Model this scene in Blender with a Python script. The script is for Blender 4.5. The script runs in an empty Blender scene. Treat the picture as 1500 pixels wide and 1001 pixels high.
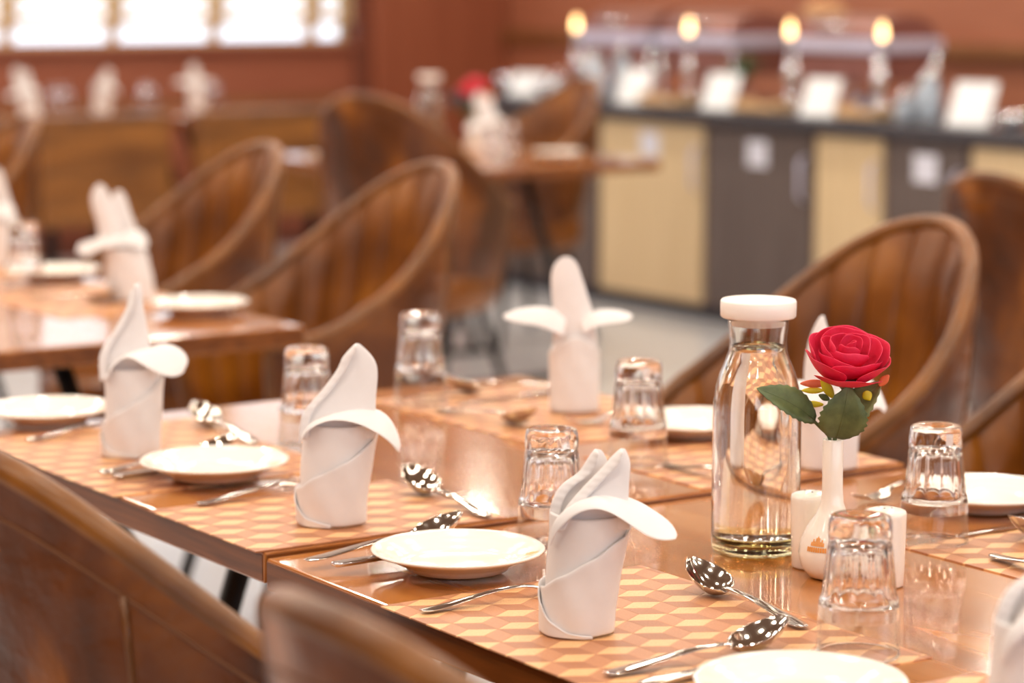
import bpy, bmesh, math, random
from mathutils import Vector, Matrix
random.seed(7)
PI = math.pi
SC = bpy.context.scene
COL = SC.collection

# ------------------------------------------------------------------ camera, world, lights, exposure
CAM_YAW, CAM_PITCH, CAM_Z = 33.7, 8.07, 1.37
cd = bpy.data.cameras.new('camera'); cam = bpy.data.objects.new('camera', cd); COL.objects.link(cam)
cd.sensor_width = 36.0; cd.lens = 3775 / 1500 * 36.0
cam.location = (0, 0, CAM_Z)
cam.rotation_euler = (math.radians(90 - CAM_PITCH), 0, math.radians(-CAM_YAW))
cd.clip_start = 0.05; cd.clip_end = 200
cd.dof.use_dof = True; cd.dof.focus_distance = 2.62; cd.dof.aperture_fstop = 3.3; cd.dof.aperture_blades = 0
SC.camera = cam

w = bpy.data.worlds.new('sky'); SC.world = w; w.use_nodes = True
bg = w.node_tree.nodes['Background']; bg.inputs['Color'].default_value = (0.80, 0.88, 1.0, 1); bg.inputs['Strength'].default_value = 1.8

def ceiling_lamp(x, y, power, size=0.16):
    l = bpy.data.lights.new('ceiling_downlight', 'AREA'); l.shape = 'DISK'; l.size = size
    l.energy = power; l.color = (1.0, 0.89, 0.76)
    o = bpy.data.objects.new('ceiling_downlight', l); o.location = (x, y, 2.87); COL.objects.link(o)
for i in range(8):
    for j in range(10):
        ceiling_lamp(-1.6 + 1.2 * i, -0.5 + 1.22 * j, 6.8)

vs = SC.view_settings
vs.view_transform = 'Standard'; vs.look = 'None'; vs.gamma = 1.0; vs.exposure = 0.46; vs.use_curve_mapping = False
cy = SC.cycles
cy.use_denoising = True; cy.max_bounces = 14; cy.transmission_bounces = 12; cy.glossy_bounces = 6; cy.diffuse_bounces = 4
cy.transparent_max_bounces = 12; cy.sample_clamp_indirect = 30.0; cy.caustics_reflective = False; cy.caustics_refractive = True
cy.blur_glossy = 0.0

# ------------------------------------------------------------------ materials
def srgb(r, g, b):
    f = lambda c: (c / 255 / 12.92) if c / 255 <= 0.04045 else ((c / 255 + 0.055) / 1.055) ** 2.4
    return (f(r), f(g), f(b), 1)

def pbsdf(name, col, rough=0.5, **kw):
    m = bpy.data.materials.new(name); m.use_nodes = True
    b = m.node_tree.nodes['Principled BSDF']
    b.inputs['Base Color'].default_value = col; b.inputs['Roughness'].default_value = rough
    for k, v in kw.items(): b.inputs[k.replace('_', ' ')].default_value = v
    return m

def nodes(m): return m.node_tree.nodes, m.node_tree.links, m.node_tree.nodes['Principled BSDF']

def noise_color(m, c1, c2, scale=(5, 5, 5), nscale=1.0, detail=5, lo=0.3, hi=0.7, c3=None, bump=0.0, bump_scale=None, bump_dist=0.002, rough=None, dist=0.0):
    n, l, b = nodes(m)
    tc = n.new('ShaderNodeTexCoord'); mp = n.new('ShaderNodeMapping'); mp.inputs['Scale'].default_value = scale
    nz = n.new('ShaderNodeTexNoise'); nz.inputs['Scale'].default_value = nscale; nz.inputs['Detail'].default_value = detail
    nz.inputs['Distortion'].default_value = dist
    cr = n.new('ShaderNodeValToRGB'); cr.color_ramp.elements[0].position = lo; cr.color_ramp.elements[1].position = hi
    cr.color_ramp.elements[0].color = c1; cr.color_ramp.elements[1].color = c2
    if c3:
        e = cr.color_ramp.elements.new((lo + hi) / 2); e.color = c3
    l.new(tc.outputs['Object'], mp.inputs['Vector']); l.new(mp.outputs['Vector'], nz.inputs['Vector'])
    l.new(nz.outputs['Fac'], cr.inputs['Fac']); l.new(cr.outputs['Color'], b.inputs['Base Color'])
    if rough:
        mr = n.new('ShaderNodeMapRange'); mr.inputs['To Min'].default_value = rough[0]; mr.inputs['To Max'].default_value = rough[1]
        l.new(nz.outputs['Fac'], mr.inputs['Value']); l.new(mr.outputs['Result'], b.inputs['Roughness'])
    if bump:
        nb = n.new('ShaderNodeTexNoise'); nb.inputs['Scale'].default_value = bump_scale or nscale * 6; nb.inputs['Detail'].default_value = 6
        bp = n.new('ShaderNodeBump'); bp.inputs['Strength'].default_value = bump; bp.inputs['Distance'].default_value = bump_dist
        l.new(tc.outputs['Object'], nb.inputs['Vector']); l.new(nb.outputs['Fac'], bp.inputs['Height']); l.new(bp.outputs['Normal'], b.inputs['Normal'])
    return m

M = {}
M['leather'] = noise_color(pbsdf('leather_tan', srgb(140, 82, 34), 0.36, Specular_IOR_Level=0.38), srgb(88, 45, 8), srgb(154, 94, 24),
                           (1, 1, 1), 6.0, 5, 0.3, 0.72, srgb(122, 68, 13), bump=0.25, bump_scale=60, bump_dist=0.002, rough=(0.36, 0.24))
M['leather_dark'] = noise_color(pbsdf('leather_brown', srgb(120, 64, 26), 0.34, Specular_IOR_Level=0.38), srgb(50, 22, 4), srgb(156, 92, 30),
                                (1, 1, 0.6), 7.0, 6, 0.3, 0.72, srgb(94, 47, 8), bump=0.7, bump_scale=16, bump_dist=0.012, rough=(0.38, 0.24), dist=0.6)
M['leather_rim'] = noise_color(pbsdf('leather_rim', srgb(160, 104, 52), 0.34), srgb(78, 42, 8), srgb(138, 84, 24), (1, 1, 1), 9, 4, bump=0.2, bump_scale=50)
M['stitch'] = pbsdf('stitch_thread', srgb(104, 60, 22), 0.6)
M['black_metal'] = pbsdf('black_metal', srgb(28, 26, 26), 0.4, Metallic=0.6)
M['wood'] = noise_color(pbsdf('table_wood', srgb(190, 118, 70), 0.22, Specular_IOR_Level=0.6, Coat_Weight=0.7, Coat_Roughness=0.07), srgb(136, 78, 32), srgb(200, 136, 76), (10, 0.9, 10), 2.0, 6, 0.25, 0.75,
                        srgb(178, 112, 54), rough=(0.13, 0.18), dist=0.35)
M['wood_edge'] = noise_color(pbsdf('table_edge_wood', srgb(150, 84, 44), 0.35), srgb(78, 38, 10), srgb(144, 82, 32), (10, 1.2, 22), 2.5, 8, 0.25, 0.75, dist=1.0)
M['mat_light'] = noise_color(pbsdf('mat_gold', srgb(232, 178, 124), 0.38), srgb(222, 164, 110), srgb(242, 192, 138), (1, 1, 1), 900, 2)
M['mat_mid'] = noise_color(pbsdf('mat_copper', srgb(196, 124, 88), 0.42), srgb(184, 124, 86), srgb(196, 137, 97), (1, 1, 1), 500, 2)
M['mat_dark'] = noise_color(pbsdf('mat_brown', srgb(180, 108, 74), 0.42), srgb(164, 105, 70), srgb(178, 118, 81), (1, 1, 1), 500, 2)
M['linen'] = noise_color(pbsdf('napkin_linen', srgb(236, 232, 228), 0.85), srgb(229, 225, 224), srgb(234, 230, 229), (1, 1, 1), 40, 3, bump=0.08, bump_scale=900, bump_dist=0.0006)
nb_ = M['linen'].node_tree.nodes['Principled BSDF']; nb_.inputs['Sheen Weight'].default_value = 0.15
M['porcelain'] = pbsdf('white_porcelain', srgb(245, 238, 227), 0.12, Coat_Weight=0.3)
M['emblem'] = pbsdf('orange_print', srgb(232, 158, 80), 0.3)
M['white_plastic'] = pbsdf('white_plastic', srgb(246, 240, 233), 0.3)
M['steel'] = pbsdf('polished_steel', srgb(214, 208, 200), 0.09, Metallic=1.0)
M['chrome'] = pbsdf('chrome', srgb(228, 230, 236), 0.16, Metallic=1.0)
M['sky_tinted_steel'] = pbsdf('sky_tinted_steel', srgb(212, 212, 236), 0.3, Metallic=0.3)  # reflected sky is put into the lilac base colour

def glass(name, col=(1, 1, 1, 1), ior=1.5, rough=0.0):
    m = bpy.data.materials.new(name); m.use_nodes = True
    b = m.node_tree.nodes['Principled BSDF']
    b.inputs['Base Color'].default_value = col; b.inputs['Roughness'].default_value = rough
    b.inputs['IOR'].default_value = ior; b.inputs['Transmission Weight'].default_value = 1.0
    return m
M['glass'] = glass('clear_glass')
M['jar_glass'] = glass('skylit_jar_glass', srgb(226, 240, 252), 1.45, 0.3); M['jar_glass'].node_tree.nodes['Principled BSDF'].inputs['Transmission Weight'].default_value = 0.55  # pale blue base and low transmission stand in for sky light on glass
M['carafe_glass'] = glass('carafe_glass', (0.99, 1.0, 0.985, 1))
M['base_glass'] = glass('green_tinted_glass', srgb(248, 243, 196), 1.5)
M['water'] = glass('water', (1, 1, 1, 1), 1.33)
M['petal'] = noise_color(pbsdf('rose_petal', srgb(226, 36, 78), 0.6), srgb(216, 24, 66), srgb(232, 56, 98), (1, 1, 1), 40, 3, bump=0.15, bump_scale=300, bump_dist=0.001)
nb_ = M['petal'].node_tree.nodes['Principled BSDF']; nb_.inputs['Subsurface Weight'].default_value = 0.15; nb_.inputs['Subsurface Radius'].default_value = (0.01, 0.003, 0.003)
M['leaf'] = noise_color(pbsdf('rose_leaf', srgb(70, 84, 44), 0.5), srgb(66, 80, 44), srgb(100, 114, 68), (1, 1, 1), 60, 4, bump=0.3, bump_scale=250, bump_dist=0.001)
M['leaf_pale'] = noise_color(pbsdf('rose_leaf_pale', srgb(118, 124, 76), 0.5), srgb(100, 108, 60), srgb(140, 142, 92), (1, 1, 1), 60, 4)
M['sepal_yellow'] = pbsdf('sepal_yellow', srgb(222, 206, 40), 0.5)
M['sepal_orange'] = pbsdf('sepal_orange', srgb(226, 112, 72), 0.5)
M['green'] = noise_color(pbsdf('green_plant', srgb(60, 90, 50), 0.6), srgb(36, 62, 34), srgb(84, 112, 66), (1, 1, 1), 30, 3)
M['wall'] = noise_color(pbsdf('wall_red_brown', srgb(150, 84, 60), 0.55), srgb(142, 76, 52), srgb(158, 92, 66), (0.6, 0.6, 8), 3, 5)
M['wall_light'] = noise_color(pbsdf('wall_terracotta', srgb(174, 108, 78), 0.55), srgb(166, 100, 72), srgb(182, 116, 86), (0.6, 0.6, 8), 3, 5)
M['cream'] = pbsdf('wall_cream', srgb(240, 230, 214), 0.7)
M['column'] = noise_color(pbsdf('column_wood', srgb(146, 80, 54), 0.5), srgb(136, 72, 46), srgb(156, 88, 60), (6, 6, 0.5), 2, 6)
M['trim'] = noise_color(pbsdf('trim_wood', srgb(134, 84, 46), 0.5), srgb(124, 74, 40), srgb(146, 96, 54), (1, 1, 8), 3, 4)
M['jamb'] = pbsdf('window_jamb', srgb(118, 64, 46), 0.55)
M['ceiling'] = pbsdf('ceiling_brown', srgb(120, 92, 68), 0.7)
M['floor'] = noise_color(pbsdf('floor_tile', srgb(206, 208, 212), 0.2), srgb(198, 200, 206), srgb(214, 215, 218), (1, 1, 1), 1.2, 5)
M['granite'] = noise_color(pbsdf('black_granite', srgb(62, 62, 68), 0.25), srgb(48, 48, 54), srgb(84, 84, 90), (1, 1, 1), 160, 4)
M['cab_beige'] = noise_color(pbsdf('beige_laminate', srgb(212, 188, 146), 0.45), srgb(204, 178, 136), srgb(220, 196, 158), (14, 14, 0.6), 3, 5)
M['cab_dark'] = noise_color(pbsdf('dark_laminate', srgb(96, 84, 80), 0.45), srgb(86, 74, 70), srgb(106, 94, 90), (14, 14, 0.6), 3, 5)
M['cab_frame'] = pbsdf('cabinet_carcass', srgb(92, 60, 48), 0.5)
M['plinth'] = pbsdf('plinth', srgb(58, 66, 82), 0.5)
M['paper'] = pbsdf('white_paper', srgb(224, 226, 240), 0.7)
M['card'] = pbsdf('white_card', srgb(238, 242, 246), 0.4)
M['chafe_body'] = noise_color(pbsdf('chafing_pan', srgb(150, 100, 92), 0.3, Metallic=0.35), srgb(142, 92, 84), srgb(160, 110, 100), (1, 1, 1), 4, 3)
M['booth'] = noise_color(pbsdf('booth_leather', srgb(136, 78, 32), 0.42), srgb(100, 58, 18), srgb(146, 92, 36), (1, 1, 4), 3, 4, bump=0.2, bump_scale=8)
M['brass'] = pbsdf('brass', srgb(214, 170, 96), 0.22, Metallic=1.0)
M['wood_tray'] = noise_color(pbsdf('pale_wood_tray', srgb(206, 172, 128), 0.5), srgb(190, 150, 104), srgb(220, 188, 146), (2, 12, 12), 2, 4)
M['bread'] = noise_color(pbsdf('bread', srgb(216, 158, 104), 0.7), srgb(190, 118, 66), srgb(236, 196, 150), (1, 1, 1), 18, 4)
M['red_bloom'] = pbsdf('red_bloom', srgb(206, 40, 60), 0.6)
M['orange_bloom'] = pbsdf('orange_bloom', srgb(220, 130, 60), 0.6)
def emit(name, col, s):
    m = bpy.data.materials.new(name); m.use_nodes = True
    b = m.node_tree.nodes['Principled BSDF']; b.inputs['Base Color'].default_value = col
    b.inputs['Emission Color'].default_value = col; b.inputs['Emission Strength'].default_value = s
    return m
M['glint_tip'] = emit('glint_glow', srgb(255, 206, 140), 5.0)  # emission stands in for the warm highlight on the buffet posts
# thin window glass and translucent blinds
m = bpy.data.materials.new('window_glass'); m.use_nodes = True
n, l = m.node_tree.nodes, m.node_tree.links
n.remove(n['Principled BSDF']); mx = n.new('ShaderNodeMixShader'); tr = n.new('ShaderNodeBsdfTransparent'); gl = n.new('ShaderNodeBsdfGlossy')
gl.inputs['Roughness'].default_value = 0.02; mx.inputs['Fac'].default_value = 0.06
l.new(tr.outputs[0], mx.inputs[1]); l.new(gl.outputs[0], mx.inputs[2]); l.new(mx.outputs[0], n['Material Output'].inputs['Surface'])
M['window_glass'] = m
m = bpy.data.materials.new('thin_glass'); m.use_nodes = True      # thin tumbler wall: clear, with fresnel reflection
n, l = m.node_tree.nodes, m.node_tree.links
n.remove(n['Principled BSDF']); mx = n.new('ShaderNodeMixShader'); tr = n.new('ShaderNodeBsdfTransparent'); gl = n.new('ShaderNodeBsdfGlossy'); fr = n.new('ShaderNodeLayerWeight'); fr.inputs['Blend'].default_value = 0.5
pw = n.new('ShaderNodeMath'); pw.operation = 'POWER'; pw.inputs[1].default_value = 3.5; ml = n.new('ShaderNodeMath'); ml.operation = 'MULTIPLY_ADD'; ml.inputs[1].default_value = 0.75; ml.inputs[2].default_value = 0.04
l.new(fr.outputs['Facing'], pw.inputs[0]); l.new(pw.outputs[0], ml.inputs[0])
tr.inputs['Color'].default_value = (0.985, 0.985, 0.98, 1); gl.inputs['Roughness'].default_value = 0.0
l.new(ml.outputs[0], mx.inputs['Fac']); l.new(tr.outputs[0], mx.inputs[1]); l.new(gl.outputs[0], mx.inputs[2]); l.new(mx.outputs[0], n['Material Output'].inputs['Surface'])
M['thin_glass'] = m
m = pbsdf('blind_slat', srgb(222, 192, 146), 0.55)
n, l, b = nodes(m); mx = n.new('ShaderNodeMixShader'); tl = n.new('ShaderNodeBsdfTranslucent'); tl.inputs['Color'].default_value = srgb(232, 196, 140)
mx.inputs['Fac'].default_value = 0.55; l.new(b.outputs[0], mx.inputs[1]); l.new(tl.outputs[0], mx.inputs[2]); l.new(mx.outputs[0], n['Material Output'].inputs['Surface'])
M['blind'] = m
M['blind_tape'] = pbsdf('blind_tape', srgb(206, 176, 132), 0.7)

# ------------------------------------------------------------------ mesh helpers
def link(o, parent=None):
    COL.objects.link(o)
    if parent is not None: o.parent = parent
    return o

def mesh(name, verts, faces, mat, parent=None, smooth=True, fmat=None, loc=None, rot=None):
    me = bpy.data.meshes.new(name); me.from_pydata([tuple(v) for v in verts], [], [tuple(f) for f in faces]); 
    for mt in (mat if isinstance(mat, (list, tuple)) else [mat]): me.materials.append(mt)
    if fmat:
        for p, k in zip(me.polygons, fmat): p.material_index = k
    me.polygons.foreach_set('use_smooth', [smooth] * len(me.polygons)); me.update()
    o = bpy.data.objects.new(name, me)
    if loc: o.location = loc
    if rot: o.rotation_euler = rot
    return link(o, parent)

def fix_normals(o):
    bm = bmesh.new(); bm.from_mesh(o.data); bmesh.ops.recalc_face_normals(bm, faces=bm.faces); bm.to_mesh(o.data); bm.free(); return o

def empty(name, loc, rz=0.0):
    o = bpy.data.objects.new(name, None); o.location = loc; o.rotation_euler = (0, 0, rz); o.empty_display_size = 0.05
    return link(o)

def tag(o, label, cat, group=None, kind=None):
    o['label'] = label; o['category'] = cat
    if group: o['group'] = group
    if kind: o['kind'] = kind
    return o

def struct(o): o['kind'] = 'structure'; return o

def box(name, lo, hi, mat, parent=None, bevel=0.0, smooth=False):
    bm = bmesh.new(); bmesh.ops.create_cube(bm, size=1.0)
    for v in bm.verts: v.co = Vector([lo[i] + (v.co[i] + 0.5) * (hi[i] - lo[i]) for i in range(3)])
    if bevel:
        bmesh.ops.bevel(bm, geom=list(bm.edges), offset=bevel, segments=2, affect='EDGES', profile=0.5)
    me = bpy.data.meshes.new(name); bm.to_mesh(me); bm.free(); me.materials.append(mat)
    o = bpy.data.objects.new(name, me); return link(o, parent)

def lathe(name, prof, mat, parent=None, n=48, mod=None, loc=None, rot=None):
    """prof: list of (r, z); r=0 ends are closed with a pole. mod(theta, i) scales the radius."""
    verts, faces, idx = [], [], []
    for i, (r, z) in enumerate(prof):
        if r <= 1e-6: idx.append([len(verts)] * n); verts.append((0, 0, z)); continue
        row = []
        for k in range(n):
            th = 2 * PI * k / n; rr = r * (mod(th, i) if mod else 1.0)
            row.append(len(verts)); verts.append((rr * math.cos(th), rr * math.sin(th), z))
        idx.append(row)
    for i in range(len(prof) - 1):
        a, b = idx[i], idx[i + 1]
        for k in range(n):
            q = [a[k], a[(k + 1) % n], b[(k + 1) % n], b[k]]
            f = [v for j, v in enumerate(q) if v not in q[:j]]
            if len(f) >= 3: faces.append(f)
    o = mesh(name, verts, faces, mat, parent, True, None, loc, rot)
    return fix_normals(o)

def catmull(pts, n):
    pts = [Vector(p) for p in pts]; out = []
    for i in range(len(pts) - 1):
        p0 = pts[i - 1] if i else pts[0] * 2 - pts[1]; p1, p2 = pts[i], pts[i + 1]
        p3 = pts[i + 2] if i + 2 < len(pts) else pts[-1] * 2 - pts[-2]
        for k in range(n):
            t = k / n
            out.append(0.5 * ((2 * p1) + (p2 - p0) * t + (2 * p0 - 5 * p1 + 4 * p2 - p3) * t * t + (3 * p1 - p0 - 3 * p2 + p3) * t ** 3))
    out.append(pts[-1]); return out

def tube(name, pts, r, mat, parent=None, n=10, smooth_n=0, radii=None, flat=1.0):
    P = catmull(pts, smooth_n) if smooth_n else [Vector(p) for p in pts]
    if radii and smooth_n:
        rr = [];  m = len(radii) - 1
        for i in range(len(P)):
            t = i / (len(P) - 1) * m; k = min(int(t), m - 1); rr.append(radii[k] + (radii[k + 1] - radii[k]) * (t - k))
    else: rr = radii or [r] * len(P)
    verts, faces = [], []
    up = None
    for i, p in enumerate(P):
        d = (P[min(i + 1, len(P) - 1)] - P[max(i - 1, 0)]).normalized()
        if up is None: up = d.orthogonal().normalized()
        up = (up - d * up.dot(d)).normalized(); s = d.cross(up)
        for k in range(n):
            a = 2 * PI * k / n; verts.append(p + (up * math.cos(a) + s * math.sin(a) * flat) * rr[i])
    for i in range(len(P) - 1):
        for k in range(n): faces.append((i * n + k, i * n + (k + 1) % n, (i + 1) * n + (k + 1) % n, (i + 1) * n + k))
    faces.append(tuple(range(n))[::-1]); faces.append(tuple(range((len(P) - 1) * n, len(P) * n)))
    return fix_normals(mesh(name, verts, faces, mat, parent))

def grid(name, rows, mat, parent=None, thick=0.0, sub=0, offset=-1.0):
    nr, nc = len(rows), len(rows[0])
    verts = [v for r in rows for v in r]
    faces = [(i * nc + j, i * nc + j + 1, (i + 1) * nc + j + 1, (i + 1) * nc + j) for i in range(nr - 1) for j in range(nc - 1)]
    o = mesh(name, verts, faces, mat, parent)
    if thick:
        s = o.modifiers.new('thickness', 'SOLIDIFY'); s.thickness = thick; s.offset = offset
    if sub:
        s = o.modifiers.new('smoothing', 'SUBSURF'); s.levels = sub; s.render_levels = sub
    return o

def kids(o): return [c for c in bpy.data.objects if c.parent is o]
def copy_tree(o, parent=None):
    c = o.copy(); COL.objects.link(c)
    if parent is not None: c.parent = parent
    for ch in list(o.children): copy_tree(ch, c)
    return c
def place(o, loc, rz=None):
    o.location = loc
    if rz is not None: o.rotation_euler = (0, 0, rz)
    return o

class Proto:
    """first use hands out the prototype itself, later uses hand out copies of it and its parts"""
    def __init__(self, o): self.o = o; self.used = False
    def get(self, loc, rz, label, cat, group=None):
        bpy.context.view_layer.update()
        o = copy_tree(self.o) if self.used else self.o
        self.used = True
        if 'group' in o.keys(): del o['group']
        place(o, loc, rz); tag(o, label, cat, group); return o

# ------------------------------------------------------------------ the room
X1, Y1, ZC = 7.7, 11.7, 2.9
struct(box('floor', (-3.2, -3.0, -0.06), (X1 + 0.1, Y1 + 0.2, 0.0), M['floor']))
struct(box('ceiling', (-3.2, -3.0, ZC), (X1 + 0.1, Y1 + 0.2, ZC + 0.08), M['ceiling']))
struct(box('wall_buffet', (X1, -3.0, 0), (X1 + 0.12, Y1, 1.62), M['wall_light']))
struct(box('wall_buffet_upper', (X1 + 0.01, -3.0, 1.62), (X1 + 0.12, Y1, ZC), M['cream']))
WX0, WX1, SILL, HEAD = 1.01, 6.83, 1.03, 2.55
struct(box('skyblock_wall_left', (-3.32, -3.0, 0), (-3.2, Y1 + 0.16, ZC), M['wall_light']))  # unseen wall, added to cut sky fill from the camera side
struct(box('skyblock_wall_near_below', (-3.2, -3.12, 0), (X1, -3.0, 0.9), M['wall']))  # unseen, added with the piece above to narrow the sky opening
struct(box('skyblock_wall_near_above', (-3.2, -3.12, 2.4), (X1, -3.0, ZC), M['cream']))  # unseen upper piece, added to limit sky fill behind the camera
struct(box('wall_window_below', (-3.2, Y1, 0), (WX1 + 0.05, Y1 + 0.16, SILL - 0.03), M['wall']))
struct(box('wall_window_above', (-3.2, Y1, HEAD), (WX1 + 0.05, Y1 + 0.16, ZC), M['cream']))
struct(box('wall_window_left', (-3.2, Y1, SILL - 0.03), (WX0, Y1 + 0.16, HEAD), M['cream']))
struct(box('wall_column', (WX1 + 0.05, Y1 - 0.12, 0), (X1, Y1 + 0.16, ZC), M['column'], bevel=0.008))
struct(box('trim_jamb', (WX1 - 0.02, Y1 - 0.04, 0), (WX1 + 0.05, Y1 + 0.16, ZC), M['jamb'], bevel=0.006))
struct(box('trim_sill', (WX0, Y1 - 0.05, SILL - 0.03), (WX1 - 0.02, Y1 + 0.16, SILL), M['wall'], bevel=0.006))
struct(box('trim_chair_rail', (-3.2, Y1 - 0.02, 0.70), (WX1 - 0.02, Y1, 0.76), M['trim'], bevel=0.005))
struct(box('trim_buffet_ledge', (X1 - 0.05, 1.5, 1.02), (X1, Y1 - 0.12, 1.09), M['trim'], bevel=0.006))
struct(box('baseboard_window', (-3.2, Y1 - 0.015, 0), (WX1 - 0.02, Y1, 0.1), M['jamb']))
# windows and blinds: a strip of narrow lights
PW = 0.56
slat_me = None
for k in range(10):
    x1 = WX1 - 0.03 - 0.20 - PW * (k - 1) if k else WX1 - 0.03
    x0 = WX1 - 0.03 - 0.20 - PW * k
    x0 = max(x0, WX0)
    if x1 - x0 < 0.1: continue
    wn = struct(empty('window_%d' % (k + 1), ((x0 + x1) / 2, Y1 + 0.08, SILL)))
    hw, hh = (x1 - x0) / 2, HEAD - SILL
    for nm, lo, hi in (('frame', (-hw, -0.02, 0), (-hw + 0.025, 0.03, hh)), ('frame', (hw - 0.025, -0.02, 0), (hw, 0.03, hh)),
                       ('frame', (-hw + 0.025, -0.02, 0), (hw - 0.025, 0.03, 0.018)), ('frame', (-hw + 0.025, -0.02, hh - 0.03), (hw - 0.025, 0.03, hh))):
        box(nm, lo, hi, M['blind_tape'], wn)
    box('pane', (-hw + 0.02, 0.003, 0.015), (hw - 0.02, 0.009, hh - 0.02), M['window_glass'], wn)
    bl = empty('window_blind', ((x0 + x1) / 2, Y1 + 0.03, SILL))
    tag(bl, ['narrow pale slatted blind beside the window jamb', 'pale slatted blind, second from the window jamb', 'pale slatted blind, third from the window jamb',
             'pale slatted blind, fourth from the window jamb', 'pale slatted blind at the far left end of the window in the photo', 'pale slatted blind beyond the photo edge, sixth from the jamb',
             'pale slatted blind beyond the photo edge, seventh from the jamb', 'pale slatted blind beyond the photo edge, eighth from the jamb',
             'pale slatted blind beyond the photo edge, ninth from the jamb', 'pale slatted blind beyond the photo edge, tenth from the jamb'][k], 'blind', 'blinds in the strip window')
    sp = 0.066; nS = int((hh - 0.10) / sp)
    base = None
    for q in range(nS):
        z = 0.13 + q * sp
        if base is None:
            c, s_ = math.cos(math.radians(43)), math.sin(math.radians(43))
            rows = [[(xx, 0.024 * t * c, 0.024 * t * s_ + 0.003 * (1 - t * t)) for t in (-1, -0.3, 0.3, 1)] for xx in (-hw + 0.03, hw - 0.03)]
            base = grid('slat', rows, M['blind'], bl); base.location = (0, 0, z)
        else:
            o = base.copy(); o.location = (0, 0, z); link(o, bl)
    box('bottom_rail', (-hw + 0.03, -0.02, 0.09), (hw - 0.03, 0.02, 0.108), M['blind'], bl)
    for xx in (-hw + 0.012, hw - 0.012):
        box('tape', (xx - 0.014, -0.028, 0.10), (xx + 0.014, -0.026, hh - 0.03), M['blind_tape'], bl)

# ------------------------------------------------------------------ tables
def table(loc, sx, sy, h, label, planks=0):
    t = empty('dining_table', loc); tag(t, label, 'table')
    th = 0.036
    top = box('tabletop', (0, 0, h - th), (sx, sy, h), M['wood'], t, bevel=0.0025)
    # edge banding of darker grain, a hair inside the top's bevel
    e = 0.0012
    for lo, hi in (((-e, 0.003, h - th + 0.003), (0.002, sy - 0.003, h - 0.004)), ((sx - 0.002, 0.003, h - th + 0.003), (sx + e, sy - 0.003, h - 0.004)),
                   ((0.003, -e, h - th + 0.003), (sx - 0.003, 0.002, h - 0.004)), ((0.003, sy - 0.002, h - th + 0.003), (sx - 0.003, sy + e, h - 0.004))):
        box('edge_band', lo, hi, M['wood_edge'], t)
    cx = sx / 2
    for yy in (0.16, sy - 0.16):
        for s in (-1, 1):
            tube('leg', [(cx + s * 0.30, yy, 0.012), (cx + s * 0.06, yy, h - th - 0.004)], 0.018, M['black_metal'], t, 8)
        box('foot_bar', (cx - 0.34, yy - 0.022, 0.0), (cx + 0.34, yy + 0.022, 0.022), M['black_metal'], t, 0.004)
        box('mount_plate', (cx - 0.12, yy - 0.05, h - th - 0.008), (cx + 0.12, yy + 0.05, h - th), M['black_metal'], t)
    return t
TX0, TX1, TJ = 1.297, 2.228, 2.428
H1, H2 = 0.750, 0.744
table((TX0, TJ + 0.0025, 0), TX1 - TX0, 3.315 - TJ, H1, 'wooden dining table holding the far napkins, beyond the table joint')
table((TX0, TJ - 0.0025 - 0.93, 0), TX1 - TX0, 0.93, H2, 'wooden dining table holding the carafe and the rose vase')
table((TX0, 4.012, 0), TX1 - TX0, 1.85, 0.75, 'wooden table in the middle distance behind the left-hand napkin')
MTX, MTY = 4.27, 7.02
table((MTX, MTY, 0), 1.02, 1.0, 0.75, 'blurred wooden table before the buffet cabinets')
table((4.15, 10.42, 0), 2.1, 0.62, 0.75, 'blurred table against the far window behind the booth benches')

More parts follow.
